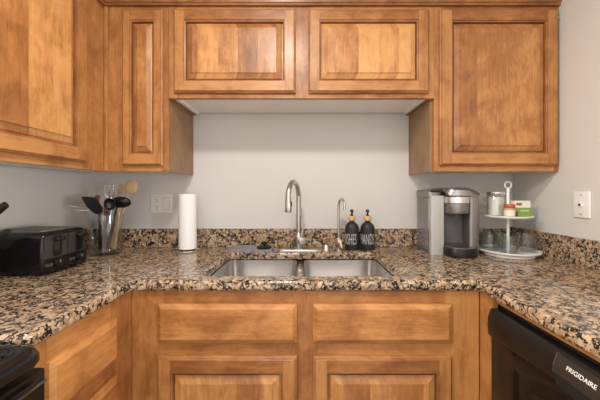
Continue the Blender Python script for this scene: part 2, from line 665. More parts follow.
# ------------------------------------------------------------------ room
XL, XR = -1.2656, 1.207
ZC = 2.44
YB = -3.2
struct('wall_back', B(XL - 0.1, XR + 0.1, 0, 0.1, 0, ZC), WALL)
struct('wall_left', B(XL - 0.1, XL, -1.83, 0, 0, ZC), WALL)
struct('wall_right', B(XR, XR + 0.1, -1.34, 0, 0, ZC), WALL)
struct('floor', B(XL - 1.6, XR + 1.6, YB, 0.1, -0.1, 0), FLOOR)
struct('ceiling', B(XL - 1.6, XR + 1.6, YB, 0.1, ZC, ZC + 0.1), WHITE_CEIL)

# ------------------------------------------------------------------ wall cabinets
FY = -0.305           # face frame front of the back wall cabinets
ZU, ZT = 1.329, 2.135
g = 0.001


def carcass(parent, x0, x1, y0, y1, z0, z1, front, rec=0.014, short=''):
    """hollow cabinet box, open at the face frame; recessed white bottom"""
    t = 0.016
    bm = bmesh.new()
    box(bm, x0, x0 + t, y0, y1, z0 + (rec if short == 'l' else 0), z1)
    box(bm, x1 - t, x1, y0, y1, z0 + (rec if short == 'r' else 0), z1)
    box(bm, x0 + t, x1 - t, y0, y1, z1 - t, z1)
    if front == 'back':
        box(bm, x0 + t, x1 - t, y1 - 0.008, y1, z0 + rec, z1 - t)
    else:
        box(bm, x0 + t, x1 - t, y1 - t, y1, z0, z1 - t)
        box(bm, x0 + t, x1 - t, y0, y0 + t, z0, z1 - t)
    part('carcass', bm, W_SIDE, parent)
    part('bottom_panel', B(x0 + (0.001 if short == 'l' else t), x1 - (0.001 if short == 'r' else t), y0 + (0 if front == 'back' else t), y1 - (0.008 if front == 'back' else t), z0 + rec - 0.001, z0 + rec + t), LAMINATE, parent, label='white laminate underside')


def face_frame(parent, side, plane, th, stiles, rails):
    """stiles: (u0,u1,v0,v1), rails the same; plane = front face of the frame"""
    bm = bmesh.new()
    for lst, mi in ((stiles, 0), (rails, 1)):
        for u0, u1, v0, v1 in lst:
            if side == 'back':
                box(bm, u0, u1, plane, plane + th, v0, v1, 0.0008, 1, mi)
            elif side == 'left':
                box(bm, plane - th, plane, u0, u1, v0, v1, 0.0008, 1, mi)
            else:
                box(bm, plane, plane + th, u0, u1, v0, v1, 0.0008, 1, mi)
    return part('face_frame', bm, [W_V, W_H], parent)


# over the left counter, on the left wall
c = thing('wall_cabinet', 'wood wall cabinet on the left wall above the black toaster, one wide raised panel door', 'cabinet', (-1.11, -0.62, ZU))
bm = bmesh.new()
t = 0.016
box(bm, XL + g, -0.976, -0.95, -0.934, ZU, ZT)
box(bm, XL + g, -0.976, -0.016 - g, -g, ZU + 0.031, ZT)
box(bm, XL + g, -0.976, -0.934, -0.017, ZT - t, ZT)
box(bm, XL + g, XL + 0.009, -0.934, -0.017, ZU + 0.014, ZT - t)
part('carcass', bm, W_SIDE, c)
part('bottom_panel', B(XL + 0.009, -0.976, -0.934, -0.018, ZU + 0.014, ZU + 0.03), LAMINATE, c, label='white laminate underside')
face_frame(c, 'left', -0.956, 0.02, [(-0.438, -0.306, ZU, ZT), (-0.95, -0.885, ZU, ZT)], [(-0.885, -0.438, ZU, ZU + 0.045), (-0.885, -0.438, 2.083, ZT)])
raised_door(c, 'left', -0.956, -0.895, -0.428, 1.357, 2.093, 0.064, 0.066)

# narrow corner cabinet on the back wall
c = thing('wall_cabinet', 'narrow wood wall cabinet in the left corner with one tall slim door', 'cabinet', (-0.80, -0.15, ZU))
carcass(c, -0.954, -0.649, FY + 0.021, -g, ZU, ZT, 'back', short='l')
face_frame(c, 'back', FY, 0.02, [(-0.936, -0.852, ZU, ZT), (-0.682, -0.649, ZU, ZT)], [(-0.852, -0.682, ZU, ZU + 0.04), (-0.852, -0.682, 2.083, ZT)])
part('filler_strip', B(-0.955, -0.9375, FY - 0.004, FY + 0.02, ZU, ZT, 0.003, 2), W_V, c)
raised_door(c, 'back', FY, -0.862, -0.672, 1.355, 2.093, 0.046, 0.062)

# short cabinet over the sink
c = thing('wall_cabinet', 'short wide wood wall cabinet over the sink with two side by side doors', 'cabinet', (-0.02, -0.15, 1.676))
carcass(c, -0.648, 0.602, FY + 0.021, -g, 1.676, ZT, 'back')
face_frame(c, 'back', FY, 0.02, [(-0.648, -0.610, 1.676, ZT), (-0.055, 0.026, 1.676, ZT), (0.574, 0.613, 1.676, ZT)],
           [(-0.61, -0.055, 1.676, 1.707), (0.026, 0.574, 1.676, 1.707), (-0.61, -0.055, 2.083, ZT), (0.026, 0.574, 2.083, ZT)])
raised_door(c, 'back', FY, -0.620, -0.0445, 1.699, 2.093, 0.060, 0.062)
raised_door(c, 'back', FY, 0.016, 0.585, 1.699, 2.093, 0.060, 0.062)
part('batten', B(-0.631, -0.612, FY + 0.022, -0.010, 1.6795, 1.689, 0.001, 1), LAMINATE, c, label='white batten along the underside')
part('batten', B(0.567, 0.586, FY + 0.022, -0.010, 1.6795, 1.689, 0.001, 1), LAMINATE, c, label='white batten along the underside')

# tall cabinet at the right wall
c = thing('wall_cabinet', 'wood wall cabinet in the right corner above the coffee maker, one wide door', 'cabinet', (0.91, -0.15, ZU))
carcass(c, 0.603, XR - g, FY + 0.021, -g, ZU, ZT, 'back', short='r')
face_frame(c, 'back', FY, 0.02, [(0.614, 0.648, ZU, ZT), (1.182, XR - g, ZU, ZT)], [(0.648, 1.182, ZU, ZU + 0.042), (0.648, 1.182, 2.083, ZT)])
raised_door(c, 'back', FY, 0.636, 1.193, 1.356, 2.093, 0.062, 0.064)
part('hinge', B(1.1945, 1.2055, FY - 0.010, FY - 0.0005, 2.048, 2.066, 0.002, 1), NICKEL, c, label='small hinge at the top right of the frame')

# crown moulding, mitred in the left corner
prof = [(0.0, 2.112), (0.012, 2.112), (0.012, 2.122), (0.016, 2.124), (0.018, 2.136), (0.026, 2.152), (0.040, 2.168), (0.056, 2.178), (0.056, 2.195), (0.0, 2.195)]
bm = bmesh.new()
rows = []
for o_, z in prof:
    o2 = o_ + 0.001
    rows.append([bm.verts.new((-0.956 + o2, -0.95, z)), bm.verts.new((-0.956 + o2, FY - o2, z)), bm.verts.new((XR - g, FY - o2, z))])
for a, b_ in zip(rows, rows[1:] + rows[:1]):
    for k in range(2):
        bm.faces.new((a[k], a[k + 1], b_[k + 1], b_[k]))
bm.faces.new([r[0] for r in rows])
bm.faces.new([r[2] for r in rows])
struct('trim_1', bm, W_CROWN)

# ------------------------------------------------------------------ worktop
ZB, ZK = 0.876, 0.914
XA, XB = -0.615, 0.617      # inner edges of the two side legs
YF = -0.648                 # front edge over the sink
YE = 0.632 - D0                 # end of the left leg at the range
YR = -1.34
SX0, SX1, SY0, SY1 = -0.392, 0.364, -0.577, -0.172


def curve_slab(outlines, z0, z1, bev):
    cu = bpy.data.curves.new('slab', 'CURVE')
    cu.dimensions = '2D'
    cu.fill_mode = 'BOTH'
    cu.extrude = (z1 - z0) / 2 - bev
    cu.bevel_depth = bev
    cu.bevel_resolution = 3
    cu.offset = -bev
    for ol in outlines:
        s = cu.splines.new('POLY')
        s.points.add(len(ol) - 1)
        for p, (x, y) in zip(s.points, ol):
            p.co = (x, y, 0, 1)
        s.use_cyclic_u = True
    o = bpy.data.objects.new('slab', cu)
    COL.objects.link(o)
    dg = bpy.context.evaluated_depsgraph_get()
    me = bpy.data.meshes.new_from_object(o.evaluated_get(dg))
    bm = bmesh.new()
    bm.from_mesh(me)
    bpy.data.objects.remove(o)
    bpy.data.curves.remove(cu)
    bpy.data.meshes.remove(me)
    for v in bm.verts:
        v.co.z += (z0 + z1) / 2
    return bm


def arc(cx, cy, r, a0, a1, n=6):
    return [(cx + r * math.cos(math.radians(a0 + (a1 - a0) * i / n)), cy + r * math.sin(math.radians(a0 + (a1 - a0) * i / n))) for i in range(n + 1)]


ri = 0.010
outline = [(XL + g, -g), (XL + g, YE)] + arc(XA - 0.03, YE + 0.03, 0.03, -90, 0) + arc(XA + ri, YF - ri, ri, 180, 90) + arc(XB - ri, YF - ri, ri, 90, 0) + [(XB, YR), (XR - g, YR), (XR - g, -g)]
sl = curve_slab([outline, rrect(SX0, SX1, SY0, SY1, 0.032)], ZB, ZK, 0.0125)
solo('granite_countertop', sl, GRANITE, 'polished tan and black speckled granite worktop running along three walls', 'countertop', (0, -0.3, ZB), smooth=True)
solo('backsplash', B(XL + 0.02, XR - 0.02, -0.02, -g, ZK, 1.019, 0.002, 1), GRANITE, 'long granite backsplash strip along the back wall behind the faucet', 'backsplash', (0, -0.01, ZK))
solo('backsplash', B(XL + g, XL + 0.0195, YE, -g, ZK, 1.022, 0.002, 1), GRANITE, 'granite backsplash strip on the left wall behind the toaster and jar', 'backsplash', (XL + 0.01, -0.5, ZK))
solo('backsplash', B(XR - 0.0195, XR - g, YR, -g, ZK, 1.030, 0.002, 1), GRANITE, 'granite backsplash strip on the right wall under the phone jack', 'backsplash', (XR - 0.01, -0.5, ZK))

# ------------------------------------------------------------------ base cabinets
BY = -0.633
BXL, BXR = -0.625, 0.630
c = thing('base_cabinet', 'wood sink base cabinet with two drawer fronts over two raised panel doors', 'cabinet', (0, -0.33, 0))
bm = bmesh.new()
box(bm, BXL, BXL + 0.016, BY + 0.02, -0.03, 0.1, ZB - g)
box(bm, BXR - 0.016, BXR, BY + 0.02, -0.03, 0.1, ZB - g)
box(bm, BXL + 0.016, BXR - 0.016, BY + 0.02, -0.03, 0.1, 0.116)
box(bm, BXL + 0.016, BXR - 0.016, -0.038, -0.03, 0.116, ZB - g)
box(bm, BXL, BXR, BY + 0.075, BY + 0.09, 0.0, 0.1)
part('carcass', bm, W_SIDE, c)
face_frame(c, 'back', BY, 0.02, [(BXL, -0.510, 0.1, ZB - g), (-0.046, 0.046, 0.1, ZB - g), (0.508, BXR, 0.1, ZB - g)],
           [(-0.51, -0.046, 0.822, ZB - g), (0.046, 0.508, 0.822, ZB - g), (-0.51, -0.046, 0.625, 0.700), (0.046, 0.508, 0.625, 0.700),
            (-0.51, -0.046, 0.1, 0.14), (0.046, 0.508, 0.1, 0.14)])
drawer_front(c, 'back', BY, -0.528, -0.0285, 0.691, 0.829, 'drawer_front')
drawer_front(c, 'back', BY, 0.0285, 0.526, 0.691, 0.829, 'drawer_front')
raised_door(c, 'back', BY, -0.528, -0.0285, 0.12, 0.643, 0.058, 0.064)
raised_door(c, 'back', BY, 0.0285, 0.526, 0.12, 0.643, 0.058, 0.064)

c = thing('base_cabinet', 'wood drawer base cabinet on the left between the range and the corner', 'cabinet', (-0.95, -0.84, 0))
bm = bmesh.new()
box(bm, XL + 0.01, BXL - 0.021, YE + 0.003, YE + 0.019, 0.1, ZB - g)
box(bm, XL + 0.01, BXL - 0.021, BY - 0.018, BY - 0.002, 0.1, ZB - g)
box(bm, XL + 0.01, BXL - 0.021, YE + 0.019, BY - 0.018, 0.1, 0.116)
box(bm, XL + 0.01, XL + 0.018, YE + 0.019, BY - 0.018, 0.116, ZB - g)
box(bm, BXL - 0.09, BXL - 0.075, YE + 0.003, BY - 0.002, 0.0, 0.1)
part('carcass', bm, W_SIDE, c)
yf0, yf1 = YE + 0.003, BY - 0.001
face_frame(c, 'left', BXL, 0.02, [(yf0, -0.975, 0.1, ZB - g), (-0.745, yf1, 0.1, ZB - g)],
           [(-0.975, -0.745, 0.805, ZB - g), (-0.975, -0.745, 0.62, 0.70), (-0.975, -0.745, 0.36, 0.41), (-0.975, -0.745, 0.1, 0.14)])
drawer_front(c, 'left', BXL, -0.980, -0.7315, 0.685, 0.820)
drawer_front(c, 'left', BXL, -0.980, -0.7315, 0.395, 0.633)
drawer_front(c, 'left', BXL, -0.980, -0.7315, 0.12, 0.375)

c = thing('cabinet_filler', 'dark wood filler panel and rail framing the dishwasher opening', 'cabinet panel', (0.64, -0.67, 0))
part('filler_panel', B(BXR + g, BXR + 0.02, -0.704, BY - 0.001, 0.0, ZB - g, 0.001, 1), W_V, c)
part('rail', B(BXR + 0.010, BXR + 0.032, -1.31, -0.705, 0.860, ZB - g, 0.001, 1), W_H, c)

# ------------------------------------------------------------------ sink
s = thing('double_sink', 'undermounted stainless steel sink with two bowls', 'sink', (-0.015, -0.385, 0.68))


def bowl(x0, x1, name):
    y0, y1 = SY0 - 0.004, SY1 + 0.004
    lv = [(0.875, 0.0, 0.052), (0.85, 0.001, 0.054), (0.73, 0.008, 0.056), (0.705, 0.014, 0.056), (0.692, 0.030, 0.05), (0.688, 0.055, 0.045)]
    loops = [[(x, y, z) for x, y in rrect(x0 + i, x1 - i, y0 + i, y1 - i, max(r - i * 0.3, 0.02) * 0.7, 8)] for z, i, r in lv]
    # outer skin so the bowl has thickness
    outer = [[(x, y, z - 0.0015) for x, y in rrect(x0 + i - 0.0015, x1 - i + 0.0015, y0 + i - 0.0015, y1 - i + 0.0015, max(r - i * 0.3, 0.02) * 0.7, 8)] for z, i, r in lv]
    bmx = bmesh.new()
    loft(bmx, list(reversed(outer)) + loops)
    b_ = part(name, bmx, STEEL, s, smooth=True)
    cx, cy = (x0 + x1) / 2, (y0 + y1) / 2 + 0.03
    bmx = bmesh.new()
    lathe(bmx, [(0.0, 0.002), (0.018, 0.002), (0.03, 0.0025), (0.04, 0.004), (0.043, 0.002), (0.043, 0.0005)], (cx, cy, 0.688), 24)
    part('drain', bmx, CHROME, b_, smooth=True)


bowl(SX0 - 0.004, -0.040, 'bowl')
bowl(-0.006, SX1 + 0.004, 'bowl')
part('divider', B(-0.0385, -0.0075, SY0 - 0.004, SY1 + 0.004, 0.845, 0.872, 0.008, 3), STEEL, s, smooth=True)

# ------------------------------------------------------------------ faucet
fx, fy = -0.0345, -0.115
f = thing('faucet', 'tall brushed nickel gooseneck kitchen faucet behind the sink with side lever', 'faucet', (fx, fy, ZK))
bm = bmesh.new()
prism(bm, rrect(-0.150, 0.088, fy - 0.030, fy + 0.028, 0.0288, 8), ZK, ZK + 0.009, 0.005)
part('deck_plate', bm, NICKEL_DK, f, smooth=True)
bm = bmesh.new()
lathe(bm, [(0.0, 0.009), (0.026, 0.009), (0.026, 0.014), (0.0205, 0.020), (0.0195, 0.06), (0.0195, 0.085), (0.0165, 0.092), (0.014, 0.098), (0.0, 0.098)], (fx, fy, ZK), 28)
part('body', bm, NICKEL, f, smooth=True)
top = Vector((fx, fy, 1.18))
hd = Vector((-0.080, -0.300, 0))
pts = [(fx, fy, 1.01), (fx, fy, 1.10), (fx, fy, 1.20)]
R = 0.5 * math.hypot(hd.x - fx, hd.y - fy)
for i in range(1, 12):
    a = math.pi * i / 12
    k = (1 - math.cos(a)) / 2
    pts.append((fx + (hd.x - fx) * k, fy + (hd.y - fy) * k, 1.20 + 0.082 * math.sin(a)))
pts.append((hd.x, hd.y, 1.205))
bm = T(smooth_path(pts, 4), 0.0128, seg=18)
part('spout', bm, NICKEL, f, smooth=True)
bm = bmesh.new()
tube(bm, [(hd.x, hd.y, 1.224), (hd.x, hd.y, 1.206), (hd.x, hd.y, 1.200), (hd.x, hd.y, 1.16), (hd.x, hd.y, 1.139), (hd.x, hd.y, 1.134)], [0.0132, 0.0135, 0.0145, 0.0158, 0.0165, 0.0150], seg=20)
sh = part('spray_head', bm, NICKEL, f, smooth=True)
part('spray_button', B(hd.x + 0.011, hd.x + 0.0185, hd.y - 0.006, hd.y + 0.006, 1.163, 1.187, 0.002, 2), BLACK_SATIN, sh, label='small dark spray button')
hz = 0.970
bm = T([(fx + 0.006, fy - 0.010, hz), (fx + 0.016, fy - 0.026, hz), (fx + 0.020, fy - 0.033, hz), (fx + 0.0205, fy - 0.034, hz)], [0.0165, 0.0175, 0.0170, 0.014], seg=24)
h = part('handle_hub', bm, HUB, f, smooth=True)
bm = T([(fx + 0.016, fy - 0.024, hz + 0.012), (fx + 0.021, fy - 0.022, hz + 0.05), (fx + 0.030, fy - 0.020, hz + 0.092)], [0.0055, 0.005, 0.0042], seg=12)
part('lever', bm, NICKEL, h, smooth=True)
bm = bmesh.new()
lathe(bm, [(0.0, 0.0), (0.021, 0.0), (0.021, 0.004), (0.018, 0.012), (0.017, 0.026), (0.012, 0.032), (0.0, 0.033)], (0.114, fy, ZK), 24)
solo('hole_cover', bm, NICKEL_DK, 'small domed metal sink hole cover between the two faucets', 'hole cover', (0.114, fy, ZK), smooth=True)

# filtered water tap
wx, wy = 0.184, -0.105
f = thing('water_tap', 'slim nickel filtered water tap with cream lever left of the soap bottles', 'tap', (wx, wy, ZK))
bm = bmesh.new()
lathe(bm, [(0.0, 0.0), (0.020, 0.0), (0.020, 0.006), (0.011, 0.010), (0.010, 0.03), (0.012, 0.034), (0.012, 0.06), (0.0085, 0.066), (0.0, 0.066)], (wx, wy, ZK), 24)
part('base', bm, NICKEL, f, smooth=True)
pts = [(wx, wy, ZK + 0.06), (wx, wy, 1.08), (wx, wy, 1.155)] + [(wx + 0.010 * (1 - math.cos(math.pi * i / 8)), wy - 0.042 * (1 - math.cos(math.pi * i / 8)), 1.155 + 0.038 * math.sin(math.pi * i / 8)) for i in range(1, 8)] + [(wx + 0.0195, wy - 0.083, 1.148), (wx + 0.020, wy - 0.084, 1.140)]
part('spout', T(smooth_path(pts, 3), 0.0068, seg=14), NICKEL, f, smooth=True)
bm = bmesh.new()
tube(bm, [(wx + 0.002, wy - 0.010, 0.966), (wx + 0.002, wy - 0.026, 0.966)], 0.011, seg=14)
tube(bm, [(wx + 0.003, wy - 0.022, 0.968), (wx + 0.008, wy - 0.03, 0.95), (wx + 0.012, wy - 0.034, 0.932)], [0.0062, 0.006, 0.0045], seg=10)
part('lever', bm, CREAM, f, smooth=True, label='cream lever')


# ------------------------------------------------------------------ soap bottles
def soap(x, y, word, label, turn):
    r = 0.0385
    s_ = thing('soap_dispenser', label, 'soap dispenser', (x, y, ZK), 'black soap dispensers')
    bmx = bmesh.new()
    lathe(bmx, [(0.0, 0.001), (r - 0.004, 0.001), (r - 0.001, 0.003), (r, 0.008), (r, 0.114), (r - 0.0015, 0.125), (r - 0.006, 0.136), (r - 0.014, 0.145), (0.018, 0.150), (0.0145, 0.152), (0.0145, 0.160), (0.0, 0.160)], (x, y, ZK), 40)
    b_ = part('bottle', bmx, BLACK_MATTE, s_, smooth=True)
    tm = text_mesh(word, 0.082, 0.0003, 0.285, 1.08)
    bmesh.ops.subdivide_edges(tm, edges=[e for e in tm.edges if e.calc_length() > 0.008], cuts=1)
    for v in tm.verts:
        a = v.co.x / r + turn
        rr = r + 0.0011 + v.co.z
        v.co = Vector((x + rr * math.sin(a), y - rr * math.cos(a), ZK + 0.058 + v.co.y))
    part('lettering', tm, LETTER, b_, label='grey lettering reading ' + word)
    bmx = bmesh.new()
    lathe(bmx, [(0.0, 0.160), (0.0195, 0.160), (0.0205, 0.162), (0.0205, 0.183), (0.0195, 0.185), (0.0, 0.185)], (x, y, ZK), 28)
    part('collar', bmx, BAMBOO, s_, smooth=True, label='pale bamboo collar')
    bmx = bmesh.new()
    lathe(bmx, [(0.0, 0.185), (0.009, 0.185), (0.0075, 0.191), (0.005, 0.193), (0.005, 0.206), (0.0095, 0.208), (0.0100, 0.217), (0.007, 0.220), (0.0, 0.2205)], (x, y, ZK), 20)
    tube(bmx, [(x, y, ZK + 0.2135), (x - 0.001, y - 0.022, ZK + 0.2135), (x - 0.002, y - 0.036, ZK + 0.208)], [0.0050, 0.0045, 0.0035], seg=10)
    part('pump', bmx, BLACK_SATIN, s_, smooth=True)


soap(0.2595, -0.082, 'DISHES', 'matte black pump bottle reading DISHES, next to the slim water tap', -0.50)
soap(0.3460, -0.082, 'HANDS', 'matte black pump bottle reading HANDS, nearer the coffee maker', -0.28)

# ------------------------------------------------------------------ sponge tray and stopper
bm = bmesh.new()
tz = ZK
ol = rrect(-0.412, -0.172, -0.158, -0.062, 0.022, 6)
prism(bm, ol, tz, tz + 0.012, 0.003)
# raised back and end lips, and the drip spout at the front
box(bm, -0.405, -0.180, -0.070, -0.063, tz + 0.006, tz + 0.019, 0.003, 2)
box(bm, -0.411, -0.404, -0.150, -0.070, tz + 0.006, tz + 0.018, 0.003, 2)
box(bm, -0.180, -0.173, -0.150, -0.070, tz + 0.006, tz + 0.018, 0.003, 2)
loft(bm, [[(-0.335, -0.150, tz + 0.0005), (-0.265, -0.150, tz + 0.0005), (-0.290, -0.196, tz + 0.0005), (-0.308, -0.196, tz + 0.0005)],
          [(-0.335, -0.150, tz + 0.013), (-0.265, -0.150, tz + 0.013), (-0.290, -0.196, tz + 0.007), (-0.308, -0.196, tz + 0.007)]])
solo('sponge_tray', bm, SILICONE, 'flat grey silicone sponge tray with drip spout beside the faucet', 'tray', (-0.292, -0.11, ZK))
sx_, sy_ = -0.222, -0.110
st = thing('sink_stopper', 'black round sink stopper with knob lying on the grey tray', 'stopper', (sx_, sy_, tz + 0.012))
bm = bmesh.new()
lathe(bm, [(0.0, 0.0003), (0.036, 0.0003), (0.040, 0.003), (0.040, 0.009), (0.034, 0.013), (0.015, 0.015), (0.0, 0.015)], (sx_, sy_, tz + 0.012), 28)
part('disc', bm, BLACK_SATIN, st, smooth=True)
bm = bmesh.new()
lathe(bm, [(0.0, 0.015), (0.008, 0.015), (0.008, 0.022), (0.017, 0.025), (0.018, 0.031), (0.012, 0.036), (0.0, 0.037)], (sx_, sy_, tz + 0.012), 20)
part('knob', bm, BLACK_SATIN, st, smooth=True)

# ------------------------------------------------------------------ paper towels
tx, ty = -0.633, -0.120
h = thing('paper_towel_holder', 'upright chrome wire paper towel holder under the white roll', 'holder', (tx, ty, ZK))
bm = bmesh.new()
ring = [(tx + 0.058 * math.cos(2 * math.pi * i / 32), ty + 0.058 * math.sin(2 * math.pi * i / 32), ZK + 0.003) for i in range(32)]
tube(bm, ring, 0.003, seg=8, closed=True)
for a in (0, 120, 240):
    q = math.radians(a + 30)
    tube(bm, [(tx, ty, ZK + 0.008), (tx + 0.03 * math.cos(q), ty + 0.03 * math.sin(q), ZK + 0.008), (tx + 0.058 * math.cos(q), ty + 0.058 * math.sin(q), ZK + 0.003)], 0.0025, seg=8)
part('wire_base', bm, CHROME, h, smooth=True)
part('rod', T([(tx, ty, ZK + 0.006), (tx, ty, 1.212)], 0.006, seg=12), CHROME, h, smooth=True)
r_ = thing('paper_towel_roll', 'white roll of paper towels standing upright left of the sink', 'paper towels', (tx, ty, ZK + 0.013))
bm = bmesh.new()
prof = [(0.020, 0.0), (0.0445, 0.0), (0.0455, 0.001), (0.0455, 0.292), (0.0445, 0.293), (0.020, 0.293)]
lathe(bm, prof, (tx, ty, ZK + 0.013), 48, closed=True)
rr = part('sheets', bm, PAPER, r_, smooth=True)
bm = bmesh.new()
lathe(bm, [(0.0185, 0.0), (0.0197, 0.0), (0.0197, 0.2935), (0.0185, 0.2935)], (tx, ty, ZK + 0.013), 24, closed=True)
part('core', bm, plain('cardboard', (0.45, 0.33, 0.22), 0.8), r_, smooth=True)
bm = bmesh.new()
loft(bm, [[(tx + 0.0457 * math.sin(a), ty - 0.0457 * math.cos(a), ZK + 0.014), (tx + 0.0464 * math.sin(a), ty - 0.0464 * math.cos(a), ZK + 0.014),
           (tx + 0.0464 * math.sin(a), ty - 0.0464 * math.cos(a), ZK + 0.305), (tx + 0.0457 * math.sin(a), ty - 0.0457 * math.cos(a), ZK + 0.305)] for a in [0.2 + 0.14 * i for i in range(8)]])
part('loose_end', bm, PAPER, rr, smooth=True)


# ------------------------------------------------------------------ wall plates
def screw(parent, x, y, z, side):
    bmx = bmesh.new()
    if side == 'back':
        tube(bmx, [(x, y, z), (x, y - 0.0015, z)], 0.0032, seg=12)
    else:
        tube(bmx, [(x, y, z), (x - 0.0015, y, z)], 0.0032, seg=12)
    part('screw', bmx, PLASTIC_W, parent)


def receptacle(parent, x, z, y):
    """one duplex outlet: two faces, each with its slots"""
    for dz in (-0.0195, 0.0195):
        o_ = [(px_, z + dz + pz_) for px_, pz_ in rrect(x - 0.0165, x + 0.0165, -0.0140, 0.0140, 0.010, 5)]
        bmw, bmd = bmesh.new(), bmesh.new()
        loft(bmw, [[(a, y, b_) for a, b_ in o_], [(a, y - 0.002, b_) for a, b_ in o_]])
        f_ = part('receptacle', bmw, PLASTIC_W, parent)
        box(bmd, x - 0.0075, x - 0.0055, y - 0.0023, y - 0.0019, z + dz - 0.001, z + dz + 0.008)
        box(bmd, x + 0.0050, x + 0.0070, y - 0.0023, y - 0.0019, z + dz - 0.001, z + dz + 0.007)
        box(bmd, x - 0.0025, x + 0.0025, y - 0.0023, y - 0.0019, z + dz - 0.010, z + dz - 0.005)
        part('socket_holes', bmd, DARK_GAP, f_, label='dark socket holes')


o = thing('wall_outlet', 'white double wall plate with an outlet and a rocker switch, left of the paper towels', 'outlet', (-0.831, 0, 1.164))
part('plate', B(-0.894, -0.768, -0.0065, -0.0002, 1.107, 1.221, 0.003, 3), PLASTIC_W, o, smooth=True)
receptacle(o, -0.857, 1.164, -0.0066)
sw = part('rocker_switch', B(-0.8215, -0.7885, -0.0095, -0.0060, 1.1305, 1.1975, 0.0015, 2), PLASTIC_W, o)
part('switch_shadow_line', B(-0.824, -0.786, -0.0068, -0.0064, 1.128, 1.200), plain('plate_shadow_line', (0.42, 0.40, 0.37), 0.6), o, label='thin grey sheet painted as the shadow round the switch')  # flat grey sheet stands for the shaded gap round the rocker
screw(o, -0.857, -0.0065, 1.164, 'back')
for zz in (1.212, 1.116):
    screw(o, -0.805, -0.0065, zz, 'back')

o = thing('wall_outlet', 'white wall outlet half hidden behind the tiered tray canister', 'outlet', (1.038, 0, 1.168))
part('plate', B(1.002, 1.074, -0.0065, -0.0002, 1.111, 1.225, 0.003, 3), PLASTIC_W, o, smooth=True)
receptacle(o, 1.038, 1.168, -0.0066)
screw(o, 1.038, -0.0065, 1.168, 'back')

jy, jz = 1.246 - D0, 1.176
o = thing('phone_jack', 'white phone jack plate on the right wall', 'phone jack', (XR, jy, jz))
part('plate', B(XR - 0.009, XR - 0.0003, jy - 0.038, jy + 0.038, jz - 0.058, jz + 0.058, 0.004, 3), PLASTIC_W, o, smooth=True)
part('jack', B(XR - 0.016, XR - 0.0085, jy - 0.010, jy + 0.010, jz - 0.009, jz + 0.009, 0.002, 2), PLASTIC_W, o)
part('socket', B(XR - 0.0168, XR - 0.0155, jy - 0.005, jy + 0.005, jz - 0.005, jz + 0.004), DARK_GAP, o, label='dark jack socket')
for dz in (0.042, -0.042):
    bm = T([(XR - 0.0088, jy, jz + dz), (XR - 0.0108, jy, jz + dz)], 0.0035, seg=12)
    part('screw', bm, NICKEL, o)

# ------------------------------------------------------------------ toaster
X0, X1 = -1.240, -0.975
Y0, Y1 = 1.070 - D0, 1.292 - D0
ztop = 1.078
t_ = thing('toaster', 'glossy black four slot toaster on the left counter', 'toaster', ((X0 + X1) / 2, (Y0 + Y1) / 2, ZK))
bm = bmesh.new()
lv = [(ZK + 0.004, 0.010), (ZK + 0.010, 0.003), (ZK + 0.022, 0.0), (ZK + 0.06, 0.0), (1.055, 0.004), (1.068, 0.008), (1.075, 0.014), (ztop, 0.022)]
loft(bm, [[(x, y, z) for x, y in rrect(X0 + i, X1 - i, Y0 + i, Y1 - i, 0.016, 6)] for z, i in lv])
body = part('body', bm, BLACK_GLOSS, t_, smooth=True)
bm = bmesh.new()
loft(bm, [[(x, y, z) for x, y in rrect(X0 + i, X1 - i, Y0 + i, Y1 - i, 0.014, 5)] for z, i in ((ztop - 0.001, 0.030), (ztop + 0.0025, 0.030), (ztop + 0.0025, 0.034))])
tp = part('top_plate', bm, plain('toaster_top', (0.34, 0.33, 0.32), 0.25, metal=0.9), t_, label='grey metal top plate')
bm = bmesh.new()
for k in range(4):
    yy = Y0 + 0.052 + k * (Y1 - Y0 - 0.104) / 3
    box(bm, X0 + 0.045, X1 - 0.050, yy - 0.010, yy + 0.010, ztop + 0.0022, ztop + 0.0030)
part('bread_slot', bm, DARK_GAP, tp, label='dark bread slots')
PANEL_M = plain('toaster_panel', (0.075, 0.066, 0.060), 0.22, metal=0.5)
for k in range(2):
    ym = (1.128, 1.236)[k] - D0
    ya, yb = ym - 0.052, ym + 0.050
    if k == 1:
        yb = ym + 0.036
    bm = B(X1 - 0.004, X1 + 0.0015, ya, yb, 0.976, 1.060, 0.002, 2)
    pl = part('face_panel', bm, PANEL_M, t_, label='dark grey panel round the lever')
    lo = rrect(ym - 0.017, ym + 0.017, 0.984, 1.058, 0.007, 4)
    bm = bmesh.new()
    loft(bm, [[(X1 + 0.0012, y, z) for y, z in lo], [(X1 + 0.0024, y, z) for y, z in lo]])
    tr_ = part('lever_track', bm, BLACK_GLOSS, pl)
    bm = tube(bmesh.new(), [(X1 + 0.0028, y, z) for y, z in lo], 0.0026, seg=8, closed=True)
    part('track_rim', bm, BLACK_GLOSS, t_, smooth=True)
    lvr = part('lever', B(X1 + 0.002, X1 + 0.022, ym - 0.020, ym + 0.020, 1.040, 1.056, 0.005, 3), BLACK_GLOSS, t_, smooth=True)
    bm = T([(X1 - 0.002, ym, 0.953), (X1 + 0.006, ym, 0.953), (X1 + 0.013, ym, 0.953), (X1 + 0.0145, ym, 0.953)], [0.017, 0.017, 0.0155, 0.013], seg=24)
    kb = part('browning_knob', bm, BLACK_GLOSS, t_, smooth=True)
    part('knob_pointer', B(X1 + 0.0140, X1 + 0.0158, ym - 0.0015, ym + 0.0015, 0.953, 0.965, 0.0005, 1), CHROME, kb)
    for q in range(2):
        part('button', B(X1 - 0.002, X1 + 0.004, ym - 0.050 + q * 0.017, ym - 0.038 + q * 0.017, 0.947, 0.957, 0.0015, 2), GREY_METAL, t_)
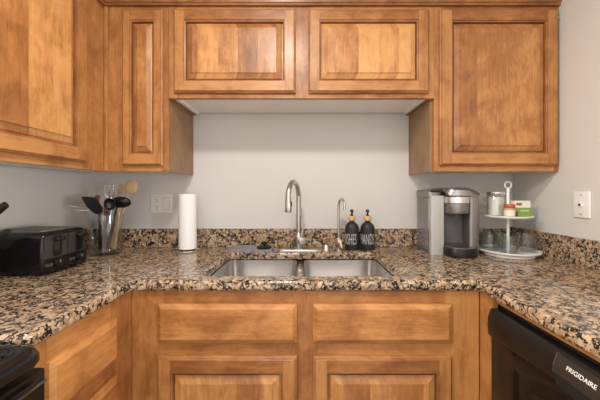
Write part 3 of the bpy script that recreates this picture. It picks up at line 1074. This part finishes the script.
for x in (X0 + 0.03, X1 - 0.03):
    for y in (Y0 + 0.03, Y1 - 0.03):
        part('rubber_foot', lathe(bmesh.new(), [(0.0, 0.0), (0.012, 0.0), (0.012, 0.006), (0.0, 0.006)], (x, y, ZK), 12), BLACK_MATTE, t_)

# ------------------------------------------------------------------ knives at the left edge
kb_ = thing('knife_block', 'dark knife block on the counter left of the toaster, only handles reaching into view', 'knife block', (-1.12, -0.76, ZK))
bm = bmesh.new()
loft(bm, [[(-1.235, y, ZK), (-1.12, y, ZK), (-1.065, y, 1.04), (-1.145, y, 1.12), (-1.235, y, 1.0)] for y in (-0.83, -0.70)])
part('block', bm, BLACK_SATIN, kb_)


def knife(y, a, b_, r, label):
    a, b_ = Vector((a[0], y, a[1])), Vector((b_[0], y, b_[1]))
    d_ = (b_ - a)
    k_ = thing('kitchen_knife', label, 'knife', a, 'knives in the block')
    side = Vector((d_.z, 0, -d_.x)).normalized()
    pts_ = [a, a + d_ * 0.3 - side * 0.003, a + d_ * 0.6, a + d_ * 0.88 + side * 0.004, b_ + side * 0.008]
    part('handle', T(smooth_path(pts_, 4), [r * 0.8, r, r * 0.9, r * 1.05, r * 0.9], seg=14, flat=(1.0, 0.7)), BLACK_SATIN, k_, smooth=True)
    bmx = T([a - d_.normalized() * 0.09, a], [0.008, 0.011], seg=8, flat=(1.0, 0.12))
    part('blade', bmx, STEEL_V, k_)


knife(-0.750, (-1.092, 1.062), (-0.964, 1.196), 0.0125, 'black knife handle slanting up highest at the left edge of view')
knife(-0.735, (-1.070, 1.038), (-0.969, 1.108), 0.0120, 'short black knife handle low at the left edge just above the toaster')

# ------------------------------------------------------------------ utensil jar
ux, uy = -1.014, 1.462 - D0
bm = bmesh.new()
lathe(bm, [(0.0, 0.0), (0.060, 0.0), (0.067, 0.004), (0.070, 0.014), (0.0675, 0.030), (0.070, 0.06), (0.079, 0.202), (0.0787, 0.2035), (0.0772, 0.2035), (0.0768, 0.202), (0.0678, 0.060), (0.064, 0.034), (0.057, 0.026), (0.0, 0.024)], (ux, uy, ZK), 48)
solo('utensil_jar', bm, GLASS, 'clear glass jar holding cooking utensils in the left corner', 'jar', (ux, uy, ZK), smooth=True)
zb = ZK + 0.028


def utensil(name, label, base, neck, cat='utensil'):
    base = Vector((ux + base[0], uy + base[1], zb))
    return thing(name, label, cat, base, 'utensils in the glass jar'), base


def ellipsoid(bm, cpos, ax_u, ax_v, ax_n, nu=20, nv=10, hollow=0.0):
    """closed spoon bowl: ellipsoid, its front half dished"""
    rings = []
    for j in range(1, nv):
        th = math.pi * j / nv
        ring_ = []
        for i in range(nu):
            ph = 2 * math.pi * i / nu
            n_ = math.cos(th)
            if n_ > 0:
                n_ = -n_ * hollow + 0.0
            ring_.append(bm.verts.new(cpos + (ax_u * math.cos(ph) + ax_v * math.sin(ph)) * math.sin(th) + ax_n * n_))
        rings.append(ring_)
    for a, b_ in zip(rings, rings[1:]):
        for i in range(nu):
            bm.faces.new((a[i], a[(i + 1) % nu], b_[(i + 1) % nu], b_[i]))
    bm.faces.new(rings[0])
    bm.faces.new(rings[-1])


# black turner
p = P
neck = p(100.5, 213, 1.43)
u, base = utensil('slotted_turner', 'flat black nylon turner leaning left in the glass jar', (-0.008, -0.030), None)
part('handle', T(smooth_path([base, (base + neck) * 0.5 + Vector((0, -0.004, 0)), neck], 4), [0.007, 0.0065, 0.005], seg=10), BLACK_NYLON, u, smooth=True)
ol = [(81.0, 196.8), (87.5, 196.6), (94.5, 197.3), (99.0, 202), (102.6, 207.5), (103, 212), (100, 214.5), (96.5, 214.4), (91.5, 211.5), (87, 207), (84, 202)]
bm = bmesh.new()
loft(bm, [[p(x, y, 1.428 - 0.0009 * (214 - y)) for x, y in ol], [p(x, y, 1.432 - 0.0009 * (214 - y)) for x, y in ol]])
part('blade', bm, BLACK_NYLON, u)

# black serving spoon, bowl seen side on
neck = p(117, 207, 1.45)
u, base = utensil('serving_spoon', 'shiny black serving spoon in the jar, oval bowl turned right', (0.020, -0.020), None)
part('handle', T(smooth_path([base, (base + neck) * 0.5, neck, p(120, 203, 1.452)], 4), [0.0065, 0.0062, 0.005, 0.006], seg=10), BLACK_NYLON, u, smooth=True)
bm = bmesh.new()
ellipsoid(bm, p(121.0, 202.2, 1.45), Vector((0.051, 0.0, 0.003)), Vector((-0.002, -0.012, 0.0285)), Vector((0, 0.024, 0.008)), hollow=0.6)
part('spoon_bowl', bm, BLACK_GLOSS, u, smooth=True)

# ladle, its cup facing the camera
neck = p(109, 209, 1.42)
u, base = utensil('ladle', 'black ladle in the jar with round cup facing out, between turner and spoon', (0.004, -0.038), None)
part('handle', T(smooth_path([base, (base + neck) * 0.5, neck, p(109.5, 206, 1.435)], 4), [0.0065, 0.006, 0.0055, 0.006], seg=10), BLACK_NYLON, u, smooth=True)
bm = bmesh.new()
cc = p(109.5, 204.3, 1.395)
ellipsoid(bm, cc, Vector((0.0285, 0, 0)), Vector((0, -0.005, 0.0295)), Vector((0, -0.030, -0.004)), nv=14, hollow=0.86)
part('cup', bm, BLACK_NYLON, u, smooth=True)

# wooden spoons
for lab, hc, neckpx, d_, (rw, rh), bs in (
        ('wooden spoon with the big pale round head rising highest in the jar', (131.2, 187.2), (126.5, 197), 1.50, (0.0345, 0.0375), (0.028, 0.012)),
        ('wooden spoon with the small narrow head standing behind the big one', (120.4, 188.6), (120.0, 196), 1.535, (0.0175, 0.0260), (0.006, 0.030))):
    u, base = utensil('wooden_spoon', lab, bs, None)
    neck = p(*neckpx, d_)
    hc_ = p(*hc, d_)
    up_ = (hc_ - neck).normalized()
    sd = up_.cross(Vector((0, 1, 0))).normalized()
    part('handle', T(smooth_path([base, (base + neck) * 0.5, neck, hc_ - up_ * rh * 0.7], 4), [0.0062, 0.006, 0.0062, 0.009], seg=10), W_SPOON, u, smooth=True)
    bm = bmesh.new()
    ellipsoid(bm, hc_, sd * rw, up_ * rh, Vector((0, 0.010, 0)), hollow=0.5)
    part('spoon_bowl', bm, W_SPOON, u, smooth=True)

# wire masher with square loops
u, base = utensil('potato_masher', 'chrome wire masher standing behind the black ladle in the jar', (-0.004, 0.028), None)
neck = p(111.5, 204, 1.515)
part('handle', T([base, neck], 0.005, seg=10), CHROME, u, smooth=True)
bm = bmesh.new()
for dx in (-6.2, -2.0, 2.2):
    q = [p(111.5 + dx * 0.5, 198, 1.515), p(111.5 + dx - 0.3, 194, 1.508), p(111.5 + dx - 0.2, 186, 1.50), p(111.5 + dx + 0.6, 184.8, 1.50), p(111.5 + dx + 3.6, 184.8, 1.50), p(111.5 + dx + 4.2, 186, 1.50), p(111.5 + dx + 4.2, 194, 1.508), p(111.8 + dx * 0.5 + 1, 198, 1.515)]
    tube(bm, smooth_path(q, 4), 0.0016, seg=6)
tube(bm, [p(105.5, 198, 1.515), p(119, 198, 1.515)], 0.0020, seg=6)
tube(bm, [neck, p(111.5, 197.5, 1.515)], 0.004, seg=8)
part('wire_head', bm, CHROME, u, smooth=True)

# reddish handled peeler
u, base = utensil('utensil', 'utensil with reddish brown rounded handle end behind the black turner', (-0.018, 0.0), None)
q = p(97.6, 197, 1.475)
part('handle', T(smooth_path([base, (base + q) * 0.5, q - Vector((0, 0, 0.02)), q, q + Vector((0, 0, 0.010))], 4), [0.006, 0.006, 0.008, 0.0125, 0.007], seg=14), COPPER, u, smooth=True)
u, base = utensil('utensil', 'utensil with slim copper coloured handle at the front of the jar', (0.002, -0.010), None)
q = p(105.5, 206, 1.44)
part('handle', T(smooth_path([base, (base + q) * 0.5, q], 4), [0.006, 0.0075, 0.008], seg=12), COPPER, u, smooth=True)
u, base = utensil('wooden_stick', 'plain pale wooden utensil handle leaning right inside the jar', (0.046, 0.0), None)
q = p(119.5, 211.5, 1.47)
part('handle', T([base, q], [0.006, 0.0055], seg=10), W_SPOON, u, smooth=True)

# balloon whisk leaning to the left
u, base = utensil('whisk', 'wire balloon whisk leaning far left out of the jar', (0.018, 0.042), None)
neck = p(93.5, 208.5, 1.50)
part('handle', T(smooth_path([base, (base + neck) * 0.5 + Vector((0, 0, 0.022)), neck], 4), [0.006, 0.006, 0.0055], seg=10), CHROME, u, smooth=True)
bm = bmesh.new()
tip = p(66.5, 204.5, 1.47)
axis = (tip - neck)
L = axis.length
ax1 = axis.normalized()
s1 = ax1.cross(Vector((0, 1, 0))).normalized()
s2 = ax1.cross(s1).normalized()
for k in range(4):
    a = math.pi * k / 4 + 0.4
    dv = s1 * math.cos(a) + s2 * math.sin(a)
    q = []
    for i in range(25):
        th = 2 * math.pi * i / 24 - math.pi
        l_ = (1 + math.cos(th)) / 2
        w_ = math.sin(th) * 0.028 * (0.55 + 0.45 * l_)
        q.append(neck + ax1 * L * l_ + dv * w_)
    tube(bm, q, 0.0010, seg=6)
part('wire_loops', bm, CHROME, u, smooth=True)

# ------------------------------------------------------------------ coffee maker
k = thing('coffee_maker', 'grey pod coffee maker with black base on the right counter', 'coffee maker', (0.755, -0.13, ZK))
KX0, KX1 = 0.640, 0.884
KB, KF = 1.632 - D0, 1.448 - D0         # back and front of the main body
zt = 1.212
# water tank: left rear flank
bm = bmesh.new()
loft(bm, [[(x, y, z) for x, y in rrect(0.637, 0.700, 1.475 - D0, 1.640 - D0, 0.012, 4)] for z in (ZK + 0.022, 1.204)])
tk = part('water_tank', bm, TANK, k, smooth=True, label='smoky clear water tank')
bm = bmesh.new()
prism(bm, rrect(0.634, 0.704, 1.472 - D0, 1.643 - D0, 0.014, 4), 1.2045, 1.236, 0.006)
part('tank_lid', bm, KEURIG_SLATE, tk, smooth=True)
bm = bmesh.new()
prism(bm, rrect(0.634, 0.704, 1.472 - D0, 1.643 - D0, 0.014, 4), ZK, ZK + 0.0215, 0.003)
part('tank_foot', bm, KEURIG_DK, tk, smooth=True)
# front left column
bm = bmesh.new()
loft(bm, [[(x, y, z) for x, y in rrect(0.636, 0.705, KF, KF + 0.026, 0.008, 4)] for z in (ZK + 0.0, 1.205, 1.212)])
part('front_column', bm, KEURIG_LIGHT, k, smooth=True, label='pale silver front column')
# core of the machine behind the recess, and the right column
bm = bmesh.new()
loft(bm, [[(x, y, z) for x, y in rrect(0.7055, 0.876, KF + 0.060, KB, 0.018, 5)] for z in (ZK, 1.150, 1.206)])
part('housing', bm, KEURIG_SLATE, k, smooth=True)
bm = bmesh.new()
box(bm, 0.709, 0.8255, KF + 0.0520, KF + 0.0585, ZK + 0.048, 1.150, 0.004, 2)
part('recess_panel', bm, KEURIG_DK, k, smooth=True, label='charcoal back of the cup recess')
bm = bmesh.new()
loft(bm, [[(x, y, z) for x, y in rrect(0.826, 0.880, KF - 0.008, KF + 0.075, 0.016, 5)] for z in (ZK + 0.0, 1.208)])
part('side_column', bm, KEURIG_SLATE, k, smooth=True)
# brew head: rounded drum over the recess
hx, hy = 0.768, KF + 0.018
bm = bmesh.new()
def drum(r, z, n=26):
    pts_ = [(hx + r * math.cos(math.radians(180 + 180 * i / n)), hy + r * math.sin(math.radians(180 + 180 * i / n)), z) for i in range(n + 1)]
    return pts_ + [(hx + r, hy + 0.045, z), (hx - r, hy + 0.045, z)]
loft(bm, [drum(0.054, 1.122), drum(0.059, 1.124), drum(0.061, 1.130), drum(0.061, 1.172)])
hd_ = part('brew_head', bm, KEURIG_SLATE, k, smooth=True)
bm = bmesh.new()
loft(bm, [drum(0.0615, 1.174), drum(0.0635, 1.176), drum(0.0635, 1.206), drum(0.0600, 1.2095)])
part('head_band', bm, STEEL, hd_, smooth=True, label='bright steel band')
part('nozzle', T([(hx, hy - 0.01, 1.1215), (hx, hy - 0.01, 1.104)], [0.016, 0.011], seg=18), KEURIG_DK, hd_, smooth=True)
# arched lid over everything
bm = bmesh.new()
n = 16
secs = []
for i in range(n + 1):
    a = i / n
    x = KX0 - 0.004 + a * (KX1 - KX0 + 0.004)
    rise = 0.021 * (1 - (2 * a - 0.86) ** 2) if a < 0.93 else 0.021 * (1 - (2 * a - 0.86) ** 2)
    yf = KF - 0.004 - 0.048 * max(0.0, math.sin(math.pi * max(0, min(1, (a - 0.18) / 0.82)))) ** 0.7
    if x < 0.7045:
        yf = KF
    zb_ = 1.2135 if x > 0.7045 else 1.2375
    zt_ = max(1.232 + rise, zb_ + 0.003)
    secs.append([(x, yf, zb_), (x, yf + 0.002, zt_ - 0.012 if zt_ - 0.012 > zb_ else zb_ + 0.001), (x, yf + 0.014, zt_), (x, KB - 0.010, zt_), (x, KB, zt_ - 0.006), (x, KB, zb_)])
loft(bm, secs)
ld = part('lid', bm, plain('lid_metal', (0.33, 0.31, 0.295), 0.26, metal=0.9), k, smooth=True, label='arched dark silver lid')
bm = bmesh.new()
for q in range(4):
    xx = 0.770 + q * 0.016
    tube(bm, [(xx, KF - 0.010, 1.2515 - q * 0.0006), (xx, KF - 0.010, 1.2545 - q * 0.0009)], 0.0058, seg=14)
part('button', bm, KEURIG_DK, ld, label='row of dark brew buttons')
# base with drip tray
def base_out(r, z):
    pts_ = [(0.700 - r, KF + 0.055, z), (0.700 - r, KF + 0.004, z)]
    for i in range(0, 15):
        a = math.radians(200 + 140 * i / 14)
        pts_.append((hx + 0.006 + (0.074 + r) * math.cos(a), KF - 0.022 + (0.060 + r) * math.sin(a), z))
    return pts_ + [(0.860 + r, KF - 0.012, z), (0.860 + r, KF + 0.055, z)]
bm = bmesh.new()
loft(bm, [base_out(0.0, ZK), base_out(0.003, ZK + 0.003), base_out(0.003, ZK + 0.039), base_out(0.0, ZK + 0.043)])
bs_ = part('base', bm, BLACK_SATIN, k, smooth=True, label='black drip tray base')
bm = bmesh.new()
loft(bm, [base_out(-0.006, ZK + 0.0432), base_out(-0.006, ZK + 0.0465)])
dt = part('drip_tray', bm, KEURIG_SLATE, bs_, label='grey drip tray cover')
bm = bmesh.new()
for q in range(6):
    box(bm, hx - 0.042 + q * 0.016, hx - 0.036 + q * 0.016, KF - 0.055, KF + 0.005, ZK + 0.0464, ZK + 0.0469)
part('drip_slot', bm, DARK_GAP, dt, label='dark drip slots')

# ------------------------------------------------------------------ tiered tray
cx, cy = 1.024, 1.448 - D0
t_ = thing('tiered_tray', 'white two tier serving stand in the right corner', 'serving stand', (cx, cy, ZK))


def tray(r, z, name):
    bmx = bmesh.new()
    lathe(bmx, [(0.0, 0.0), (r - 0.010, 0.0), (r - 0.003, 0.003), (r, 0.010), (r - 0.0015, 0.0115), (r - 0.0035, 0.010), (r - 0.007, 0.0055), (r - 0.012, 0.004), (0.0, 0.004)], (cx, cy, z), 56)
    return part(name, bmx, ENAMEL_W, t_, smooth=True)


bm = bmesh.new()
lathe(bm, [(0.0, 0.0), (0.105, 0.0), (0.110, 0.002), (0.110, 0.012), (0.10, 0.0175), (0.0, 0.0175)], (cx, cy, ZK), 48)
part('foot', bm, ENAMEL_W, t_, smooth=True)
z_lo = ZK + 0.018
z_hi = 1.103
tray(0.136, z_lo, 'lower_tray')
tray(0.106, z_hi, 'upper_tray')
bm = bmesh.new()
tube(bm, [(cx, cy, z_lo + 0.004), (cx, cy, 1.252)], 0.0068, seg=14)
part('pole', bm, ENAMEL_W, t_, smooth=True)
ring = [(cx + 0.0165 * math.cos(2 * math.pi * i / 28), cy, 1.266 + 0.0165 * math.sin(2 * math.pi * i / 28)) for i in range(28)]
bm = tube(bmesh.new(), ring, 0.0042, seg=10, closed=True)
part('ring_handle', bm, ENAMEL_W, t_, smooth=True)

# things on the upper tray
zu = z_hi + 0.0042
jx, jy_ = 0.982, cy + 0.031
j = thing('canister', 'tall glass canister of white sugar with metal lid on the upper tray', 'jar', (jx, jy_, zu))
bm = bmesh.new()
lathe(bm, [(0.0, 0.0), (0.037, 0.0), (0.040, 0.003), (0.040, 0.100), (0.037, 0.108), (0.0355, 0.108), (0.0375, 0.099), (0.0375, 0.005), (0.0, 0.004)], (jx, jy_, zu), 36)
part('glass_jar', bm, GLASS, j, smooth=True)
bm = bmesh.new()
lathe(bm, [(0.0, 0.0050), (0.0373, 0.0055), (0.0373, 0.098), (0.0, 0.099)], (jx, jy_, zu), 30)
part('sugar', bm, SUGAR, j, smooth=True, label='white sugar filling')
bm = bmesh.new()
lathe(bm, [(0.0, 0.1085), (0.041, 0.1085), (0.042, 0.110), (0.042, 0.123), (0.040, 0.125), (0.0, 0.1255)], (jx, jy_, zu), 36)
part('lid', bm, STEEL, j, smooth=True, label='brushed metal lid')

jx, jy_ = 0.992, cy - 0.055
j = thing('spice_jar', 'small spice jar with red lid at the front of the upper tray', 'jar', (jx, jy_, zu))
bm = bmesh.new()
lathe(bm, [(0.0, 0.0), (0.021, 0.0), (0.023, 0.002), (0.023, 0.042), (0.0205, 0.047), (0.0, 0.047)], (jx, jy_, zu), 28)
part('body', bm, SPICE, j, smooth=True)
bm = bmesh.new()
lathe(bm, [(0.0231, 0.009), (0.0234, 0.009), (0.0234, 0.036), (0.0231, 0.036)], (jx, jy_, zu), 28, closed=True)
part('paper_label', bm, BOX_CREAM, j, smooth=True, label='cream paper label')
bm = bmesh.new()
lathe(bm, [(0.0, 0.0475), (0.023, 0.0475), (0.024, 0.049), (0.024, 0.062), (0.022, 0.065), (0.0, 0.066)], (jx, jy_, zu), 28)
part('lid', bm, RED_LID, j, smooth=True, label='red lid')

# tea box
bx0, bx1 = 1.040, 1.120
by0 = cy - 0.024
tb = thing('tea_box', 'green and cream tea box on the right of the upper tray', 'box', ((bx0 + bx1) / 2, by0 + 0.03, zu))
part('box_body', B(bx0, bx1, by0, by0 + 0.050, zu, zu + 0.080, 0.001, 1), BOX_CREAM, tb)
ft = part('green_panel', B(bx0 - 0.0004, bx1 + 0.0004, by0 - 0.0008, by0 + 0.0505, zu + 0.0005, zu + 0.046), BOX_GREEN, tb, label='green lower band')
part('red_mark', B(bx0 + 0.008, bx0 + 0.036, by0 - 0.0008, by0 - 0.0001, zu + 0.057, zu + 0.070, 0.0003, 1), BOX_RED, tb, label='red printed mark')
part('pale_mark', B(bx0 + 0.026, bx0 + 0.072, by0 - 0.0014, by0 - 0.0009, zu + 0.028, zu + 0.034), plain('pale_green_card', (0.50, 0.58, 0.33), 0.5), tb, label='pale printed line')
part('brown_mark', B(bx0 + 0.001, bx0 + 0.015, by0 - 0.0014, by0 - 0.0009, zu + 0.002, zu + 0.028), BOX_BROWN, tb, label='brown picture at the corner')

# tumblers on the lower tray
zl = z_lo + 0.0042
r0, hh = 0.0450, 0.086


def tumbler_bm(x, y):
    bmx = bmesh.new()
    lathe(bmx, [(0.0, 0.0), (r0 - 0.006, 0.0), (r0 - 0.002, 0.003), (r0 - 0.001, 0.010), (r0, hh - 0.001), (r0 - 0.001, hh), (r0 - 0.0022, hh - 0.001), (r0 - 0.0032, 0.014), (r0 - 0.008, 0.010), (0.0, 0.009)], (x, y, zl), 40)
    return bmx


g0 = None
for dx, dy, lab in ((-0.045, -0.070, 'clear glass tumbler at the front centre of the lower tray'), (-0.080, 0.020, 'clear glass tumbler at the left of the lower tray'),
                    (0.080, -0.020, 'clear glass tumbler at the right of the lower tray'), (0.022, 0.082, 'clear glass tumbler at the back of the lower tray behind the pole')):
    loc = (cx + dx, cy + dy, zl)
    if g0 is None:
        g0 = solo('tumbler', tumbler_bm(loc[0], loc[1]), GLASS, lab, 'glass', loc, smooth=True, group='tumblers on the lower tray')
    else:
        q = g0.copy()
        COL.objects.link(q)
        q.location = loc
        q['label'] = lab

# ------------------------------------------------------------------ range
RY0, RY1 = YE - 0.003 - 0.755, YE - 0.003
r_ = thing('range', 'black kitchen range at the left end of the counter', 'range', (-0.92, (RY0 + RY1) / 2, 0))
part('oven_body', B(XL + 0.01, -0.625, RY0 + 0.004, RY1 - 0.004, 0.06, 0.858, 0.004, 1), APPL_BLACK, r_)
bm = bmesh.new()
xa, xb = XL + 0.01, -0.552
lv = [(0.868, 0.010), (0.871, 0.003), (0.876, 0.0), (0.888, 0.001), (0.898, 0.006), (0.9035, 0.014), (0.9045, 0.022)]
ins = [(0.9045, 0.040), (0.902, 0.046), (0.8985, 0.052)]
loft(bm, [[(x, y, z) for x, y in rrect(xa + i, xb - i, RY0 + i, RY1 - i, max(0.050 - i * 0.4, 0.014), 6)] for z, i in lv + ins])
ck = part('cooktop', bm, BLACK_GLOSS, r_, smooth=True)
for bx_, by_ in ((-0.76, RY1 - 0.20), (-0.76, RY0 + 0.20), (-1.08, RY1 - 0.20), (-1.08, RY0 + 0.20)):
    bm = bmesh.new()
    lathe(bm, [(0.078, 0.0), (0.082, 0.0), (0.082, 0.0008), (0.078, 0.0008)], (bx_, by_, 0.8986), 36, closed=True)
    part('burner_ring', bm, GREY_METAL, ck)
dr = part('oven_door', B(-0.624, -0.562, RY0 + 0.006, RY1 - 0.006, 0.24, 0.853, 0.006, 2), APPL_BLACK, r_, smooth=True)
part('door_glass', B(-0.5625, -0.5605, RY0 + 0.012, RY1 - 0.012, 0.27, 0.822, 0.001, 1), APPL_GLASS, dr)
part('door_trim', B(-0.5625, -0.5575, RY0 + 0.008, RY1 - 0.008, 0.8225, 0.8275, 0.001, 1), GREY_METAL, dr, label='thin grey trim line')
hb = bmesh.new()
tube(hb, smooth_path([(-0.563, RY1 - 0.050, 0.838), (-0.555, RY1 - 0.053, 0.839), (-0.551, RY1 - 0.070, 0.839), (-0.551, (RY0 + RY1) / 2, 0.839), (-0.551, RY0 + 0.070, 0.839), (-0.555, RY0 + 0.053, 0.839), (-0.563, RY0 + 0.050, 0.838)], 5), 0.0055, seg=12)
part('door_handle', hb, BLACK_GLOSS, dr, smooth=True)
part('drawer', B(-0.624, -0.564, RY0 + 0.006, RY1 - 0.006, 0.065, 0.230, 0.006, 2), APPL_BLACK, r_, smooth=True)

# ------------------------------------------------------------------ dishwasher
DY1 = -0.708
DY0 = DY1 - 0.597
d = thing('dishwasher', 'black dishwasher under the right counter', 'dishwasher', (0.9, (DY0 + DY1) / 2, 0))
part('tub', B(0.6515, 1.19, DY0 + 0.004, DY1 - 0.004, 0.02, 0.852, 0.003, 1), DARK_GAP, d)
part('door_panel', B(0.623, 0.651, DY0, DY1, 0.10, 0.760, 0.004, 2), APPL_GLASS, d, smooth=True)
part('toe_kick', B(0.690, 0.705, DY0, DY1, 0.0, 0.02 + 0.075, 0.001, 1), APPL_BLACK, d)
# bowed control panel, its lower edge rising towards the middle
bm = bmesh.new()
n = 24
secs = []
for i in range(n + 1):
    a = i / n
    y = DY1 - a * (DY1 - DY0)
    zbm = 0.748 + 0.020 * math.sin(math.pi * a)
    e_ = 0.004 if i in (0, n) else 0.0
    secs.append([(0.650, y, 0.846 - e_), (0.6240 + e_, y, 0.846 - e_), (0.6165 + e_, y, 0.838), (0.6090 + e_, y, 0.812), (0.6075 + e_, y, 0.790), (0.6100 + e_, y, zbm + 0.008), (0.6160 + e_, y, zbm + e_), (0.650, y, zbm + e_)])
loft(bm, secs)
cp = part('control_panel', bm, APPL_BLACK, d, smooth=True)
bm = bmesh.new()
ya, yb = -1.235, -0.972
loft(bm, [[(0.6260, y, 0.8425), (0.6140, y, 0.8385), (0.6055, y, 0.812), (0.6040, y, 0.794), (0.6120, y, 0.794)] for y in (ya, yb)])
lp = part('logo_plate', bm, plain('plate_black', (0.030, 0.024, 0.020), 0.28), cp)
# pocket handle under the plate
part('plate_edge', T([(0.6250, yb + 0.0008, 0.842), (0.6135, yb + 0.0008, 0.8385), (0.6050, yb + 0.0008, 0.812), (0.6036, yb + 0.0008, 0.794)], 0.0010, seg=6), GREY_METAL, cp, label='thin grey plate edge')
part('pocket_handle', B(0.6045, 0.6088, ya + 0.01, yb - 0.004, 0.768, 0.7935, 0.0015, 2), DARK_GAP, cp)
part('handle_edge', T([(0.6055, ya + 0.01, 0.7665), (0.6055, yb - 0.004, 0.7665)], 0.0022, seg=8), APPL_BLACK, cp, smooth=True)
tm = text_mesh('FRIGIDAIRE', 0.0135, 0.0003, 1.02, 1.0)
for v in tm.verts:
    x_, y_, z_ = v.co
    # plate leans: x grows with height
    zz = 0.8215 + y_
    px_ = 0.6055 + (zz - 0.812) * (0.6140 - 0.6055) / (0.8385 - 0.812) if zz > 0.812 else 0.6055
    v.co = Vector((px_ - 0.0006 - z_, -1.037 - x_, zz))
part('lettering', tm, LETTER_W, lp, label='white lettering')
